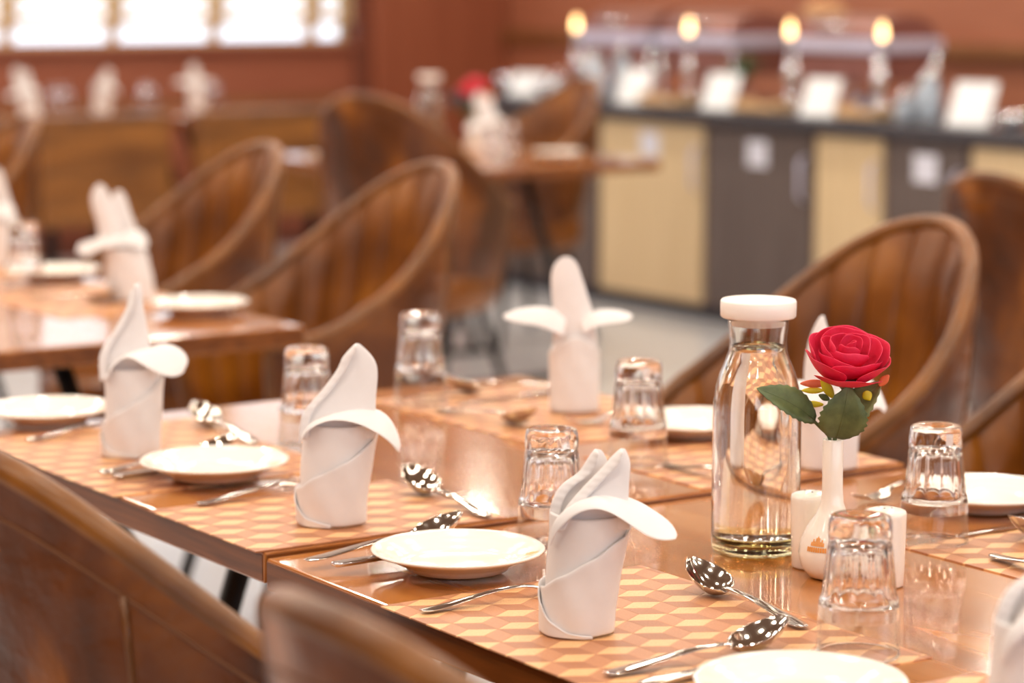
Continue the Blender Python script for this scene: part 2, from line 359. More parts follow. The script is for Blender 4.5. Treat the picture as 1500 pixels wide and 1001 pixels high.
# ------------------------------------------------------------------ placemats with a tumbling-block weave
def placemat(x0, x1, y0, y1, z, label):
    L = 0.0494; s = L / math.sqrt(3); ht = 0.0014
    bm = bmesh.new()
    i0 = int(math.floor((x0 - 0.1) / L)); i1 = int(math.ceil((x1 + 0.1) / L))
    rowh = L * math.sqrt(3) / 2; j0 = int(math.floor((y0 - 0.1) / rowh)); j1 = int(math.ceil((y1 + 0.1) / rowh))
    v = {a: Vector((s * math.cos(math.radians(a)), s * math.sin(math.radians(a)), 0)) for a in (30, 90, 150, -90, -30, -150)}
    cells = [((30, 90, 150), 0), ((30, -30, -90), 1), ((150, -150, -90), 2)]
    for j in range(j0, j1 + 1):
        for i in range(i0, i1 + 1):
            c = Vector((i * L + (L / 2 if j % 2 else 0), j * rowh, ht))
            for (a, b, d), mi in cells:
                f = bm.faces.new([bm.verts.new(p) for p in (c, c + v[a], c + v[b], c + v[d])]); f.material_index = mi
    bmesh.ops.remove_doubles(bm, verts=bm.verts, dist=1e-5)
    for co, no in (((x0, 0, 0), (-1, 0, 0)), ((x1, 0, 0), (1, 0, 0)), ((0, y0, 0), (0, -1, 0)), ((0, y1, 0), (0, 1, 0))):
        bmesh.ops.bisect_plane(bm, geom=list(bm.verts) + list(bm.edges) + list(bm.faces), plane_co=co, plane_no=no, clear_outer=True)
    for f in bm.faces:
        if f.normal.z < 0: f.normal_flip()
    # every woven cell sits a hair lower at its border: a fine recessed outline
    r = bmesh.ops.inset_individual(bm, faces=list(bm.faces), thickness=0.0004, depth=0.0003, use_even_offset=True)
    cx, cy_ = (x0 + x1) / 2, (y0 + y1) / 2
    ed = [e for e in bm.edges if e.is_boundary]
    ex = bmesh.ops.extrude_edge_only(bm, edges=ed)
    for g in ex['geom']:
        if isinstance(g, bmesh.types.BMVert): g.co.z = 0.0
    for vv in bm.verts: vv.co.x -= cx; vv.co.y -= cy_
    me = bpy.data.meshes.new('placemat'); bm.to_mesh(me); bm.free()
    for k in ('mat_light', 'mat_mid', 'mat_dark'): me.materials.append(M[k])
    o = bpy.data.objects.new('placemat', me); o.location = (cx, cy_, z); link(o)
    return tag(o, label, 'placemat', 'patterned placemats')
NX0, NX1, FX0, FX1 = 1.287, 1.612, 1.905, 2.222
Z1, Z2, ZL = H1, H2, 0.75
MTH = 0.0019
placemat(NX0, NX1, 2.793, 3.243, Z1, 'copper cube-pattern placemat under the left-hand napkin')
placemat(NX0, NX1, TJ + 0.003, 2.696, Z1, 'copper cube-pattern placemat under the middle front napkin')
placemat(NX0, NX1, 1.716, 2.168, Z2, 'copper cube-pattern placemat under the sharp front napkin')
placemat(NX0, NX1, 1.205, 1.655, Z2, 'copper cube-pattern placemat under the plate cut by the bottom edge')
placemat(FX0, FX1, 2.78, 3.23, Z1, 'copper cube-pattern placemat under the two-winged napkin')
placemat(FX0, FX1, 2.436, 2.69, Z1, 'copper cube-pattern placemat under the napkin behind the rose')
placemat(FX0, FX1, 1.64, 2.078, Z2, 'copper cube-pattern placemat at the right edge with knife and spoons')
placemat(FX0, FX1, 4.34, 4.79, ZL, 'placemat under the napkin on the middle-distance table')
placemat(FX0, FX1, 5.02, 5.47, ZL, 'placemat at the far left of the middle-distance table')

# ------------------------------------------------------------------ bucket chairs
def bucket_chair():
    t = empty('bucket_chair', (0, 0, 0))
    A, B, Lf = 0.275, 0.258, 0.20
    NT, NV = 64, 10
    def plan(u):      # u in -1..1 along the U: (x, y, theta-like)
        a = abs(u); s = 1 if u >= 0 else -1
        ub = 0.68
        if a <= ub:
            th = a / ub * PI / 2; return (-A * math.cos(th) ** 0.9, s * B * math.sin(th) ** 0.9, a)
        q = (a - ub) / (1 - ub); return (Lf * q, s * (B - 0.03 * q * q), a)
    def rimh(u):
        a = abs(u); return 0.655 + 0.322 * (0.5 + 0.5 * math.cos(PI * min(1, a / 1.0))) ** 1.12
    def pt(u, v, off=0.0):
        x, y, a = plan(u); z0 = 0.36; z = z0 + (rimh(u) - z0) * v
        k = 0.76 + 0.24 * min(1, (z - z0) / 0.36) ** 0.7
        x, y = x * k, y * k
        zz = max(0, z - 0.45); x -= zz * 0.14 * max(0, 1 - a * 1.1)
        # inward normal of the plan
        e = 1e-3; xa, ya, _ = plan(max(-1, u - e)); xb, yb, _ = plan(min(1, u + e))
        tx, ty = xb - xa, yb - ya; ln = math.hypot(tx, ty) or 1; nx, ny = -ty / ln, tx / ln
        if nx * (0.0 - x) + ny * (0 - y) < 0: nx, ny = -nx, -ny
        return Vector((x + nx * off, y + ny * off, z))
    us = [-1 + 2 * i / NT for i in range(NT + 1)]
    # outer shell
    grid('outer_shell', [[pt(u, v / NV * 0.985) for u in us] for v in range(NV + 1)], M['leather_dark'], t)
    # channel-quilted inner back
    NU = 17 * 10
    rows = []
    for v in range(NV + 1):
        vv = v / NV * 0.985; row = []
        for i in range(NU + 1):
            u = -1 + 2 * i / NU
            ph = abs(math.sin(PI * 17 * (u + 1) / 2)) ** 0.32
            fade = min(1, (1 - vv) / 0.08) if vv > 0.92 else 1
            row.append(pt(u, vv, 0.013 + 0.017 * ph * fade + 0.016 * math.sin(PI * min(1, vv)) ** 0.5))
        rows.append(row)
    grid('quilted_back', rows, M['leather'], t)
    # rolled rim
    P = [pt(u, 0.995, 0.0125) for u in us]
    VD = (0.06, 0.2, 0.4, 0.6, 0.8, 0.93)
    P = [pt(-1, v_, 0.0125) for v_ in VD] + P + [pt(1, v_, 0.0125) for v_ in VD[::-1]]
    tube('rim_roll', P, 0.0135, M['leather_rim'], t, 12)
    # stitched seams: a line under the rim and two upright seams on the outside
    tube('seam', [pt(u, 0.93, -0.0003) for u in us], 0.0016, M['stitch'], t, 6)
    for u in (-0.29, 0.29):
        tube('seam', [pt(u, v / 12 * 0.93, -0.001) for v in range(13)], 0.003, M['leather_rim'], t, 6)
    # seat and underside
    def disc(z, k, n=40):
        out = []
        for i in range(n):
            a = 2 * PI * i / n; c, s = math.cos(a), math.sin(a)
            r = 1 / (abs(c) ** 3 + abs(s) ** 3) ** (1 / 3)
            out.append(Vector((-0.005 + 0.225 * k * r * c, 0.215 * k * r * s, z)))
        return out
    rings = [disc(0.345, 0.80), disc(0.355, 0.93), disc(0.39, 1.0), disc(0.43, 1.02), disc(0.46, 1.0), disc(0.475, 0.9), disc(0.483, 0.6), disc(0.485, 0.2)]
    verts = [p for r in rings for p in r]; nn = 40
    faces = [(i * nn + k, i * nn + (k + 1) % nn, (i + 1) * nn + (k + 1) % nn, (i + 1) * nn + k) for i in range(len(rings) - 1) for k in range(nn)]
    faces += [tuple(range(nn))[::-1], tuple(range((len(rings) - 1) * nn, len(rings) * nn))]
    fix_normals(mesh('seat', verts, faces, M['leather'], t))
    for sx in (-1, 1):
        for sy in (-1, 1):
            tube('leg', [(sx * 0.13, sy * 0.13, 0.352), (sx * 0.215, sy * 0.215, 0.0)], 0.014, M['black_metal'], t, 8, radii=[0.016, 0.011])
    return t
CH = Proto(bucket_chair())
def chair(x, y, deg, label): return CH.get((x, y, 0), math.radians(deg), label, 'chair', 'tan leather bucket chairs')
chair(1.135, 2.05, 0, 'near leather chair seen from outside, its seam and rim filling the lower left corner')
chair(1.10, 1.375, 0, 'near leather chair seen from outside, blurred and cut by the bottom edge')
chair(2.55, 3.08, 180, 'channelled leather chair behind the glass carafe and the rose')
chair(2.55, 2.43, 180, 'channelled leather chair cut by the right edge, behind the upturned glass')
chair(2.55, 4.60, 180, 'channelled leather chair, right of two at the middle-distance table')
chair(2.55, 5.35, 180, 'channelled leather chair, left of two at the middle-distance table')
chair(2.55, 6.75, 180, 'chair rim just showing at the left edge of the photo')
chair(4.09, 6.65, 30, 'dark chair back seen from behind in the centre background').scale = (1.04, 1.06, 1.05)
chair(5.42, 8.10, 180, 'blurred channelled chair beyond the far table, before the buffet counter')
chair(3.95, 3.76, 5, 'dark chair back at the right edge behind the channelled chairs')

# ------------------------------------------------------------------ far booth benches
def booth(x0, x1, label):
    t = empty('booth_bench', ((x0 + x1) / 2, 9.95, 0)); tag(t, label, 'bench', 'leather booth benches'); hw = (x1 - x0) / 2
    box('backrest', (-hw, -0.05, 0.33), (hw, 0.05, 0.775), M['booth'], t, 0.02)
    for q in range(1, 3): box('back_seam', (-hw + 0.02, -0.0535, 0.33 + 0.148 * q - 0.003), (hw - 0.02, -0.05, 0.33 + 0.148 * q + 0.003), M['leather_dark'], t)
    box('top_roll', (-hw, -0.058, 0.755), (hw, 0.058, 0.80), M['leather_rim'], t, 0.018)
    box('seat', (-hw, 0.055, 0.33), (hw, 0.40, 0.45), M['booth'], t, 0.02)
    for sx in (-1, 1):
        for yy in (0.0, 0.34): box('leg', (sx * (hw - 0.06) - 0.02, yy - 0.02, 0), (sx * (hw - 0.06) + 0.02, yy + 0.02, 0.335), M['black_metal'], t)
booth(4.27, 4.87, 'square leather bench back, left of the two below the window')
booth(5.00, 5.82, 'square leather bench back, right of the two below the window')
booth(3.55, 4.15, 'leather bench back at the far left edge below the window')

# ------------------------------------------------------------------ buffet counter
CX = 6.33
ct = box('buffet_worktop', (CX - 0.05, 4.6, 0.795), (7.14, 9.95, 0.845), M['granite'], bevel=0.005)
tag(ct, 'long dark granite buffet worktop on the cabinets', 'worktop')
pl = box('buffet_plinth', (CX + 0.06, 4.6, 0), (7.08, 9.9, 0.055), M['plinth']); tag(pl, 'dark recessed plinth under the buffet cabinets', 'plinth')
cabs = [(8.836, 9.86, 'cab_dark', 'dark buffet cabinet hidden behind the far chair', 0), (8.11, 8.836, 'cab_beige', 'beige buffet cabinet at the far end, with a pale paper label', 1),
        (7.445, 8.11, 'cab_dark', 'dark grey buffet cabinet between the two wide beige ones', 1), (7.05, 7.445, 'cab_beige', 'narrow beige buffet cabinet with an upright handle', 0),
        (6.61, 7.05, 'cab_dark', 'narrow dark grey buffet cabinet with a square paper label', 1), (5.90, 6.61, 'cab_beige', 'beige buffet cabinet above the right-hand chairs at the photo edge', 0),
        (5.2, 5.90, 'cab_dark', 'dark buffet cabinet beyond the right edge', 0)]
for y0, y1, mk, lab, note in cabs:
    t = empty('buffet_cabinet', (CX, (y0 + y1) / 2, 0.055)); tag(t, lab, 'cabinet', 'buffet cabinets'); hw = (y1 - y0) / 2
    box('carcass', (0.02, -hw + 0.001, 0), (0.72, hw - 0.001, 0.74), M['cab_frame'], t)
    d = box('door', (0, -hw + 0.014, 0.01), (0.02, hw - 0.014, 0.725), M[mk], t, 0.002)
    tube('handle', [(-0.004, -hw + 0.045, 0.47), (-0.03, -hw + 0.045, 0.49), (-0.03, -hw + 0.045, 0.62), (-0.004, -hw + 0.045, 0.64)], 0.007, M['sky_tinted_steel'], d, 8)
    if note: box('paper_label', (-0.003, -0.06, 0.585), (0.0005, 0.06, 0.685), M['paper'], d)

def menu_card(y, x, label, h=0.145, wd=0.155):
    t = empty('menu_card_stand', (x, y, 0.845), math.radians(16)); tag(t, label, 'card', 'white menu cards on the buffet')
    c = box('card', (-0.002, -wd / 2, 0), (0.002, wd / 2, h), M['card'], t); c.rotation_euler = (0, math.radians(26), 0); c.location = (0, 0, 0.008)
    box('base', (-0.02, -wd / 2, 0), (0.05, wd / 2, 0.008), M['card'], t, 0.002)
menu_card(8.73, 6.42, 'white menu card near the far end of the buffet, left of three')
menu_card(8.15, 6.42, 'white menu card above the dark wide cabinet')
menu_card(7.54, 6.42, 'white menu card above the narrow beige cabinet')
menu_card(6.72, 6.42, 'white menu card at the right end of the buffet in view', 0.16, 0.17)
menu_card(9.58, 6.46, 'white menu card at the buffet far end beside the wood column', 0.10, 0.19)

def chafer(y, label):
    t = empty('chafing_dish', (6.82, y, 0.845)); tag(t, label, 'chafing dish', 'chafing dishes along the buffet')
    hw = 0.235
    box('water_pan', (-0.16, -hw, 0.12), (0.16, hw, 0.232), M['chafe_body'], t, 0.012)
    box('rim_frame', (-0.18, -hw - 0.02, 0.232), (0.18, hw + 0.02, 0.285), M['sky_tinted_steel'], t, 0.006)
    # roll-top lid
    rows = []
    for i in range(13):
        a = PI * i / 12; rows.append([(-0.16 * math.cos(a), yy, 0.286 + 0.085 * math.sin(a)) for yy in (-hw, -hw * 0.98, 0, hw * 0.98, hw)])
    grid('roll_lid', rows, M['chafe_body'], t, 0.004)
    for sy in (-1, 1):
        P_ = [(-0.158 * math.cos(PI * i / 12), sy * (hw - 0.003), 0.286 + 0.083 * math.sin(PI * i / 12)) for i in range(13)]
        mesh('lid_end', P_, [tuple(range(13))], M['chafe_body'], t, False)
    tube('lid_handle', [(-0.13, -0.07, 0.32), (-0.20, -0.07, 0.335), (-0.20, 0.07, 0.335), (-0.13, 0.07, 0.32)], 0.009, M['chrome'], t, 8)
    for sx in (-1, 1):
        for sy in (-1, 1): lathe('leg', [(0, 0), (0.022, 0), (0.022, 0.01), (0.013, 0.02), (0.013, 0.10), (0.02, 0.115), (0.02, 0.13), (0.012, 0.14), (0.012, 0.235), (0, 0.236)], M['chrome'], t, 16, loc=(sx * 0.15, sy * (hw + 0.006), 0))
    lathe('fuel_burner', [(0, 0), (0.045, 0), (0.045, 0.05), (0.03, 0.06), (0, 0.06)], M['sky_tinted_steel'], t, 20)
chafer(9.18, 'chafing dish at the far end of the buffet, beside the column')
chafer(8.60, 'chafing dish behind the second menu card from the far end')
chafer(7.72, 'chafing dish behind the third menu card, between two glint posts')
chafer(6.35, 'chafing dish at the right edge of the photo')

def add_glint_post(y, label):  # chrome post whose added glowing tip imitates a specular highlight
    t = empty('glint_post', (6.52, y, 0.845)); tag(t, label, 'glint post', 'posts with glowing stand-in glints along the buffet')
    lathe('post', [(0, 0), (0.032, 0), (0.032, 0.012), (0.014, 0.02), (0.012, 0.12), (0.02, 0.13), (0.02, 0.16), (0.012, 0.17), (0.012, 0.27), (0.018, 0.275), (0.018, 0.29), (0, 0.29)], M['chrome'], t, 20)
    b = lathe('glint_tip', [(0, 0.29), (0.011, 0.292), (0.015, 0.306), (0.012, 0.33), (0.004, 0.352), (0, 0.356)], M['glint_tip'], t, 16)
for y, lb in ((9.27, 'chrome post with a glowing stand-in glint, nearest the wood column'), (8.465, 'chrome post with a glowing stand-in glint, second from the wood column'), (7.82, 'chrome post with a glowing stand-in glint, third from the wood column'), (7.285, 'chrome post with a glowing stand-in glint, fourth from the wood column'), (6.22, 'chrome post with a glowing stand-in glint, cut by the right edge')):
    add_glint_post(y, lb)

def jar(x, y, r, h, label, z=0.845):
    t = empty('glass_jar', (x, y, z)); tag(t, label, 'jar', 'glass jars on the buffet')
    lathe('body', [(0, 0.0), (r * 0.9, 0.0), (r, 0.008), (r, h * 0.7), (r * 0.75, h * 0.85), (r * 0.7, h), (r * 0.64, h), (r * 0.68, h * 0.84), (r * 0.92, h * 0.69), (r * 0.92, 0.012), (0, 0.01)], M['jar_glass'], t, 24)
    lathe('lid', [(0, h), (r * 0.8, h), (r * 0.82, h + 0.015), (r * 0.3, h + 0.02), (r * 0.2, h + 0.045), (0, h + 0.05)], M['chrome'], t, 24)
jar(6.50, 9.10, 0.05, 0.17, 'tall glass jar at the back of the far jar cluster')
jar(6.44, 8.98, 0.045, 0.10, 'squat glass jar at the front of the far jar cluster')
jar(6.52, 8.93, 0.04, 0.19, 'slim glass jar on the right of the far jar cluster')
jar(6.40, 9.24, 0.05, 0.07, 'low glass jar left of the far jar cluster')
jar(6.52, 7.05, 0.045, 0.13, 'glass jar left in the cluster beside the last menu card')
jar(6.44, 6.93, 0.04, 0.16, 'glass jar right in the cluster beside the last menu card')
jar(6.42, 7.05, 0.035, 0.08, 'small glass jar in front of the cluster beside the last menu card')
def tray(y, hw, label):
    t = empty('serving_tray', (6.40, y, 0.845)); tag(t, label, 'tray', 'pale serving trays on the buffet')
    box('board', (-0.06, -hw, 0.006), (0.06, hw, 0.03), M['wood_tray'], t, 0.004)
    for s in (-1, 1): box('rail', (-0.06, s * hw - 0.008, 0.03), (0.06, s * hw + 0.008, 0.05), M['wood_tray'], t, 0.003)
    for sx in (-1, 1):
        for s in (-1, 1): lathe('foot', [(0, 0), (0.01, 0), (0.01, 0.007), (0, 0.007)], M['chrome'], t, 12, loc=(sx * 0.045, s * (hw - 0.03), 0))
tray(8.45, 0.12, 'pale serving tray below the second glint post')
tray(7.83, 0.12, 'pale serving tray below the third glint post')
tray(7.24, 0.10, 'pale serving tray right of the fourth glint post')
def bowl(x, y, r, h, mat, label, group='bowls on the buffet'):
    o = lathe('serving_bowl', [(0, 0.0), (r * 0.5, 0.0), (r * 0.55, 0.006), (r * 0.85, h * 0.5), (r, h), (r * 0.96, h), (r * 0.8, h * 0.5), (r * 0.45, 0.012), (0, 0.01)], mat, None, 28, loc=(x, y, 0.845)); return tag(o, label, 'bowl', group)
bowl(6.46, 9.40, 0.07, 0.06, M['chrome'], 'polished steel bowl left of the first glint post')
bowl(6.52, 9.80, 0.06, 0.08, M['chrome'], 'polished steel bowl at the far end against the column')
bowl(6.44, 6.52, 0.06, 0.05, M['chrome'], 'polished steel bowl right of the last menu card')
# bread basket on the chafer and a plant behind
def basket(y, label):
    t = empty('bread_basket', (6.9, y, 1.19)); tag(t, label, 'basket')
    lathe('bowl', [(0, 0), (0.06, 0), (0.10, 0.05), (0.095, 0.05), (0.055, 0.008), (0, 0.006)], M['wood_tray'], t, 24)
    for q in range(5):
        a = q * 1.3; 
        lathe('bread_roll', [(0, 0), (0.028, 0.008), (0.034, 0.022), (0.022, 0.04), (0, 0.046)], M['bread'], t, 14, loc=(0.045 * math.cos(a), 0.045 * math.sin(a), 0.03 + 0.012 * (q % 2)))
basket(8.06, 'basket of bread rolls on top of the chafing dish at top centre')
def plant(x, y, label):
    t = empty('potted_plant', (x, y, 0.845)); tag(t, label, 'plant')
    lathe('pot', [(0, 0), (0.04, 0), (0.055, 0.08), (0.05, 0.08), (0.045, 0.07), (0, 0.07)], M['chafe_body'], t, 20)
    rr = random.Random(3)
    for q in range(26):
        a = rr.uniform(0, 2 * PI); L = rr.uniform(0.10, 0.18); lean = rr.uniform(0.1, 0.75); wdt = rr.uniform(0.008, 0.016)
        d = Vector((math.cos(a), math.sin(a), 0)); s = Vector((-math.sin(a), math.cos(a), 0))
        rows = []
        for k in range(6):
            tt = k / 5; c = d * (L * lean * tt) + Vector((0, 0, 0.07 + L * tt * (1 - 0.4 * lean * tt))); ww = wdt * math.sin(PI * (0.12 + 0.86 * tt))
            rows.append([c - s * ww, c + Vector((0, 0, -0.003)), c + s * ww])
        grid('leaf', rows, M['green'], t, 0.001)
plant(6.60, 8.22, 'small green plant on the buffet below the second glint post')

# ------------------------------------------------------------------ napkins
VIEW = math.radians(-CAM_YAW)
def lerp_levels(levels, z):
    if z <= levels[0][0]: return levels[0][1:]
    for a, b in zip(levels, levels[1:]):
        if z <= b[0]:
            t = (z - a[0]) / (b[0] - a[0]); return tuple(a[i] + (b[i] - a[i]) * t for i in (1, 2, 3))
    return levels[-1][1:]
def fn(pts):
    def f(x):
        if x <= pts[0][0]: return pts[0][1]
        for a, b in zip(pts, pts[1:]):
            if x <= b[0]:
                t = (x - a[0]) / (b[0] - a[0]); t = t * t * (3 - 2 * t) * 0.4 + t * 0.6; return a[1] + (b[1] - a[1]) * t
        return pts[-1][1]
    return f
def wrap(name, root, levels, th0, th1, top, bot, off, n=36, rows=7, lip=0.0015, spiral=0.0):
    T, Bt = fn(top), fn(bot); R = []
    for v in range(rows):
        row = []
        for k in range(n + 1):
            th = th0 + (th1 - th0) * k / n; q = v / (rows - 1); z = Bt(th) + (T(th) - Bt(th)) * q
            cx, rx, ry = lerp_levels(levels, z); o = off + (lip * max(0, (q - 0.75) / 0.25) ** 2) + spiral * k / n
            o += 0.0006 * math.sin(th * 0.11 + z * 90)
            a = math.radians(th); row.append(Vector((cx + (rx + o) * math.sin(a), -(ry + o) * math.cos(a), z)))
        R.append(row)
    return grid(name, R, M['linen'], root, 0.0018, 1, 0.0)
def resample(pts, n):
    P = catmull(pts, 10); L = [0]
    for a, b in zip(P, P[1:]): L.append(L[-1] + (b - a).length)
    out = []
    for i in range(n):
        t = L[-1] * i / (n - 1); k = 0
        while k < len(L) - 2 and L[k + 1] < t: k += 1
        f = (t - L[k]) / max(1e-9, L[k + 1] - L[k]); out.append(P[k].lerp(P[k + 1], min(1, f)))
    return out
def sheet(name, root, left, right, bulge=(0, 0, 0), rows=12, cols=7, thick=0.0018, pucker=0.0):
    A, B = resample(left, rows), resample(right, rows); bl = Vector(bulge); R = []
    for i in range(rows):
        row = []
        for j in range(cols):
            t = j / (cols - 1); p = A[i].lerp(B[i], t) + bl * (4 * t * (1 - t)) * math.sin(PI * min(1, 0.15 + 0.85 * i / (rows - 1)))
            if pucker and j < 2: p = p + Vector((0, pucker * (1 if i % 2 else -1), 0))
            row.append(p)
        R.append(row)
    return grid(name, R, M['linen'], root, thick, 2, 0.0)

def napkin(spec):
    cx, by, s = spec['px']
    C = lambda p: Vector(((p[0] - cx) / s, p[2], ((by - p[1]) / s - 0.235 * p[2]) / 0.972))
    t = empty('folded_napkin', (0, 0, 0)); lv = spec['levels']; zt = spec.get('roll', 0.125)
    wrap('inner_roll', t, lv, -180, 180, [(-180, zt), (0, zt - 0.008), (180, zt)], [(-180, 0.0012), (180, 0.0012)], -0.003)
    wrap('front_fold', t, lv, spec['wrap'][0][0], spec['wrap'][-1][0], spec['wrap'], [(-180, 0.0012), (180, 0.0012)], 0.0005)
    if 'foot' in spec:
        f = spec['foot']; wrap('foot_fold', t, lv, f[0][0], f[-1][0], f, [(-180, 0.0012), (180, 0.0012)], 0.0035, lip=0.001)
    for pk in spec['peaks']:
        L = [C(p) for p in pk['l']]; Rr = [C(p) for p in pk['r']]
        sheet('peak', t, L, Rr, (0, -0.006, 0))
        if pk.get('hem'):
            # hem band along the left edge, a doubled strip with small puckers
            H = []
            LL, RR = resample(L, 25), resample(Rr, 25)
            for i, (a, b) in enumerate(zip(LL, RR)):
                wd = min(0.011, (b - a).length * 0.5); d = (b - a).normalized()
                H.append([a + d * (wd * q) + Vector((0, -0.0040 - 0.006 * 4 * (wd * q / max((b - a).length, 1e-6)) - (0.0016 if i % 2 else 0.0), 0)) for q in (0.02, 0.5, 1.0)])
            grid('hem', H, M['linen'], t, 0.0022, 1, 0.0)
    for fl in spec['flaps']:
        sheet('side_flap', t, [C(p) for p in fl['u']], [C(p) for p in fl['d']], fl.get('bulge', (0, 0, 0.004)), rows=14, cols=6)
    return t
SPEC_A = dict(px=(843, 922, 1527), levels=[(0, 0.0, 0.0335, 0.029), (0.02, 0.0, 0.0345, 0.031), (0.06, 0.0025, 0.0365, 0.032), (0.10, 0.009, 0.0395, 0.033), (0.14, 0.010, 0.038, 0.031)],
    wrap=[(-105, 0.044), (-70, 0.048), (-30, 0.062), (10, 0.079), (45, 0.096), (80, 0.105), (110, 0.108)], foot=[(-165, 0.055), (-100, 0.05), (-75, 0.035), (-45, 0.016), (-15, 0.006), (20, 0.003)],
    peaks=[dict(l=[(803, 775, -.02), (822, 742, -.018), (848, 712, -.014), (876, 683, -.012), (893, 664, -.011), (903, 656, -.010)], r=[(918, 775, -.020), (915, 740, -.016), (915, 710, -.013), (917, 685, -.012), (916, 672, -.011), (909, 657, -.010)], hem=True),
           dict(l=[(800, 775, .0), (801, 738, .0), (816, 708, .004), (842, 690, .006), (856, 668, .008), (866, 655, .009)], r=[(858, 775, .012), (870, 738, .012), (878, 712, .012), (885, 690, .012), (886, 674, .011), (876, 657, .010)], hem=True)],
    flaps=[dict(u=[(800, 792, -.018), (806, 762, -.024), (840, 735, -.022), (880, 724, -.014), (918, 727, -.004), (952, 745, -.004), (978, 765, -.012), (985, 782, -.022)],
                d=[(800, 800, -.024), (812, 775, -.034), (842, 750, -.040), (874, 746, -.043), (905, 762, -.046), (934, 782, -.046), (960, 791, -.042), (982, 788, -.032)])])
SPEC_B = dict(px=(478, 770, 1282), levels=[(0, 0.0, 0.0375, 0.031), (0.03, -0.001, 0.0385, 0.033), (0.07, 0.003, 0.042, 0.034), (0.11, 0.008, 0.043, 0.034), (0.14, 0.009, 0.041, 0.032)],
    wrap=[(-100, 0.038), (-60, 0.046), (-20, 0.062), (20, 0.078), (60, 0.098), (90, 0.11)], foot=[(-165, 0.05), (-100, 0.042), (-75, 0.028), (-40, 0.01), (0, 0.004)],
    peaks=[dict(l=[(431, 650, -.02), (437, 612, -.016), (464, 580, -.012), (488, 548, -.010), (494, 532, -.009), (514, 512, -.008)], r=[(544, 650, -.018), (543, 600, -.014), (546, 560, -.011), (545, 543, -.010), (536, 528, -.009), (519, 513, -.008)], hem=True)],
    flaps=[dict(u=[(433, 650, -.018), (446, 630, -.022), (486, 616, -.016), (530, 604, -.008), (558, 614, -.010), (574, 640, -.018), (579, 660, -.028)],
                d=[(433, 660, -.026), (446, 640, -.036), (478, 626, -.042), (516, 630, -.044), (546, 644, -.042), (564, 656, -.038), (576, 671, -.032)])])
SPEC_C = dict(px=(181, 670, 1122), levels=[(0, 0.0, 0.036, 0.031), (0.03, 0.0, 0.0365, 0.032), (0.07, 0.002, 0.038, 0.033), (0.11, 0.003, 0.039, 0.033), (0.14, 0.0, 0.036, 0.03)],
    wrap=[(-100, 0.034), (-60, 0.045), (-20, 0.062), (20, 0.078), (60, 0.098), (90, 0.108)], foot=[(-165, 0.045), (-100, 0.036), (-70, 0.022), (-30, 0.008), (20, 0.004)],
    peaks=[dict(l=[(139, 565, -.018), (139, 528, -.014), (152, 503, -.010), (170, 475, -.009), (184, 448, -.008), (192, 425, -.007)], r=[(216, 565, -.016), (213, 520, -.013), (208, 485, -.011), (203, 455, -.010), (202, 438, -.009), (199, 425, -.007)], hem=True),
           dict(l=[(150, 565, .006), (152, 520, .006), (164, 490, .006), (176, 462, .006), (178, 442, .006), (180, 434, .006)], r=[(205, 565, .012), (204, 520, .012), (200, 490, .010), (194, 462, .008), (190, 446, .007), (185, 434, .006)])],
    flaps=[dict(u=[(150, 560, -.022), (160, 540, -.020), (190, 528, -.012), (222, 511, -.002), (248, 514, -.004), (265, 528, -.014), (268, 540, -.022)],
                d=[(150, 570, -.030), (162, 548, -.038), (184, 534, -.044), (206, 546, -.046), (230, 559, -.044), (250, 563, -.038), (262, 556, -.030)])])
SPEC_D = dict(px=(858, 603, 1018), levels=[(0, 0.0, 0.0345, 0.028), (0.05, 0.0, 0.0345, 0.028), (0.11, 0.0, 0.0345, 0.027), (0.14, 0.0, 0.030, 0.024)], roll=0.10,
    wrap=[(-110, 0.086), (-60, 0.092), (-5, 0.113), (10, 0.113), (60, 0.094), (110, 0.086)],
    peaks=[dict(l=[(826, 520, -.018), (827, 470, -.012), (824, 435, -.010), (823, 408, -.009), (830, 390, -.008), (842, 383, -.008)], r=[(892, 520, -.018), (886, 470, -.012), (876, 435, -.010), (867, 408, -.009), (862, 393, -.008), (852, 384, -.008)])],
    flaps=[dict(u=[(846, 474, -.016), (826, 458, -.012), (800, 454, -.008), (774, 458, -.008), (753, 467, -.014)], d=[(842, 500, -.034), (824, 492, -.036), (800, 484, -.034), (776, 480, -.030), (757, 474, -.022)]),
           dict(u=[(866, 476, -.016), (884, 462, -.012), (904, 458, -.008), (926, 460, -.008), (942, 466, -.014)], d=[(870, 496, -.034), (888, 486, -.036), (906, 482, -.034), (926, 479, -.030), (939, 474, -.022)])])
SPEC_E = dict(px=(1227, 692, 1158), levels=[(0, 0.0, 0.037, 0.03), (0.03, 0.0, 0.038, 0.031), (0.07, 0.0, 0.0365, 0.031), (0.12, 0.0, 0.034, 0.028)], roll=0.105,
    wrap=[(-110, 0.088), (-40, 0.095), (0, 0.09), (50, 0.07), (90, 0.05), (120, 0.045)],
    peaks=[dict(l=[(1190, 600, -.015), (1189, 550, -.012), (1196, 508, -.010), (1206, 484, -.009), (1213, 473, -.008)], r=[(1262, 600, -.015), (1254, 556, -.012), (1234, 515, -.010), (1222, 488, -.009), (1218, 473, -.008)])],
    flaps=[dict(u=[(1232, 580, -.014), (1262, 566, -.010), (1286, 564, -.010), (1300, 582, -.016), (1309, 608, -.024)], d=[(1236, 604, -.032), (1258, 606, -.036), (1280, 613, -.036), (1294, 608, -.034), (1305, 615, -.030)]),
           dict(u=[(1222, 578, -.014), (1200, 570, -.010), (1180, 566, -.010), (1166, 578, -.016), (1160, 592, -.024)], d=[(1218, 600, -.032), (1200, 602, -.036), (1184, 606, -.036), (1170, 602, -.034), (1162, 600, -.030)])])
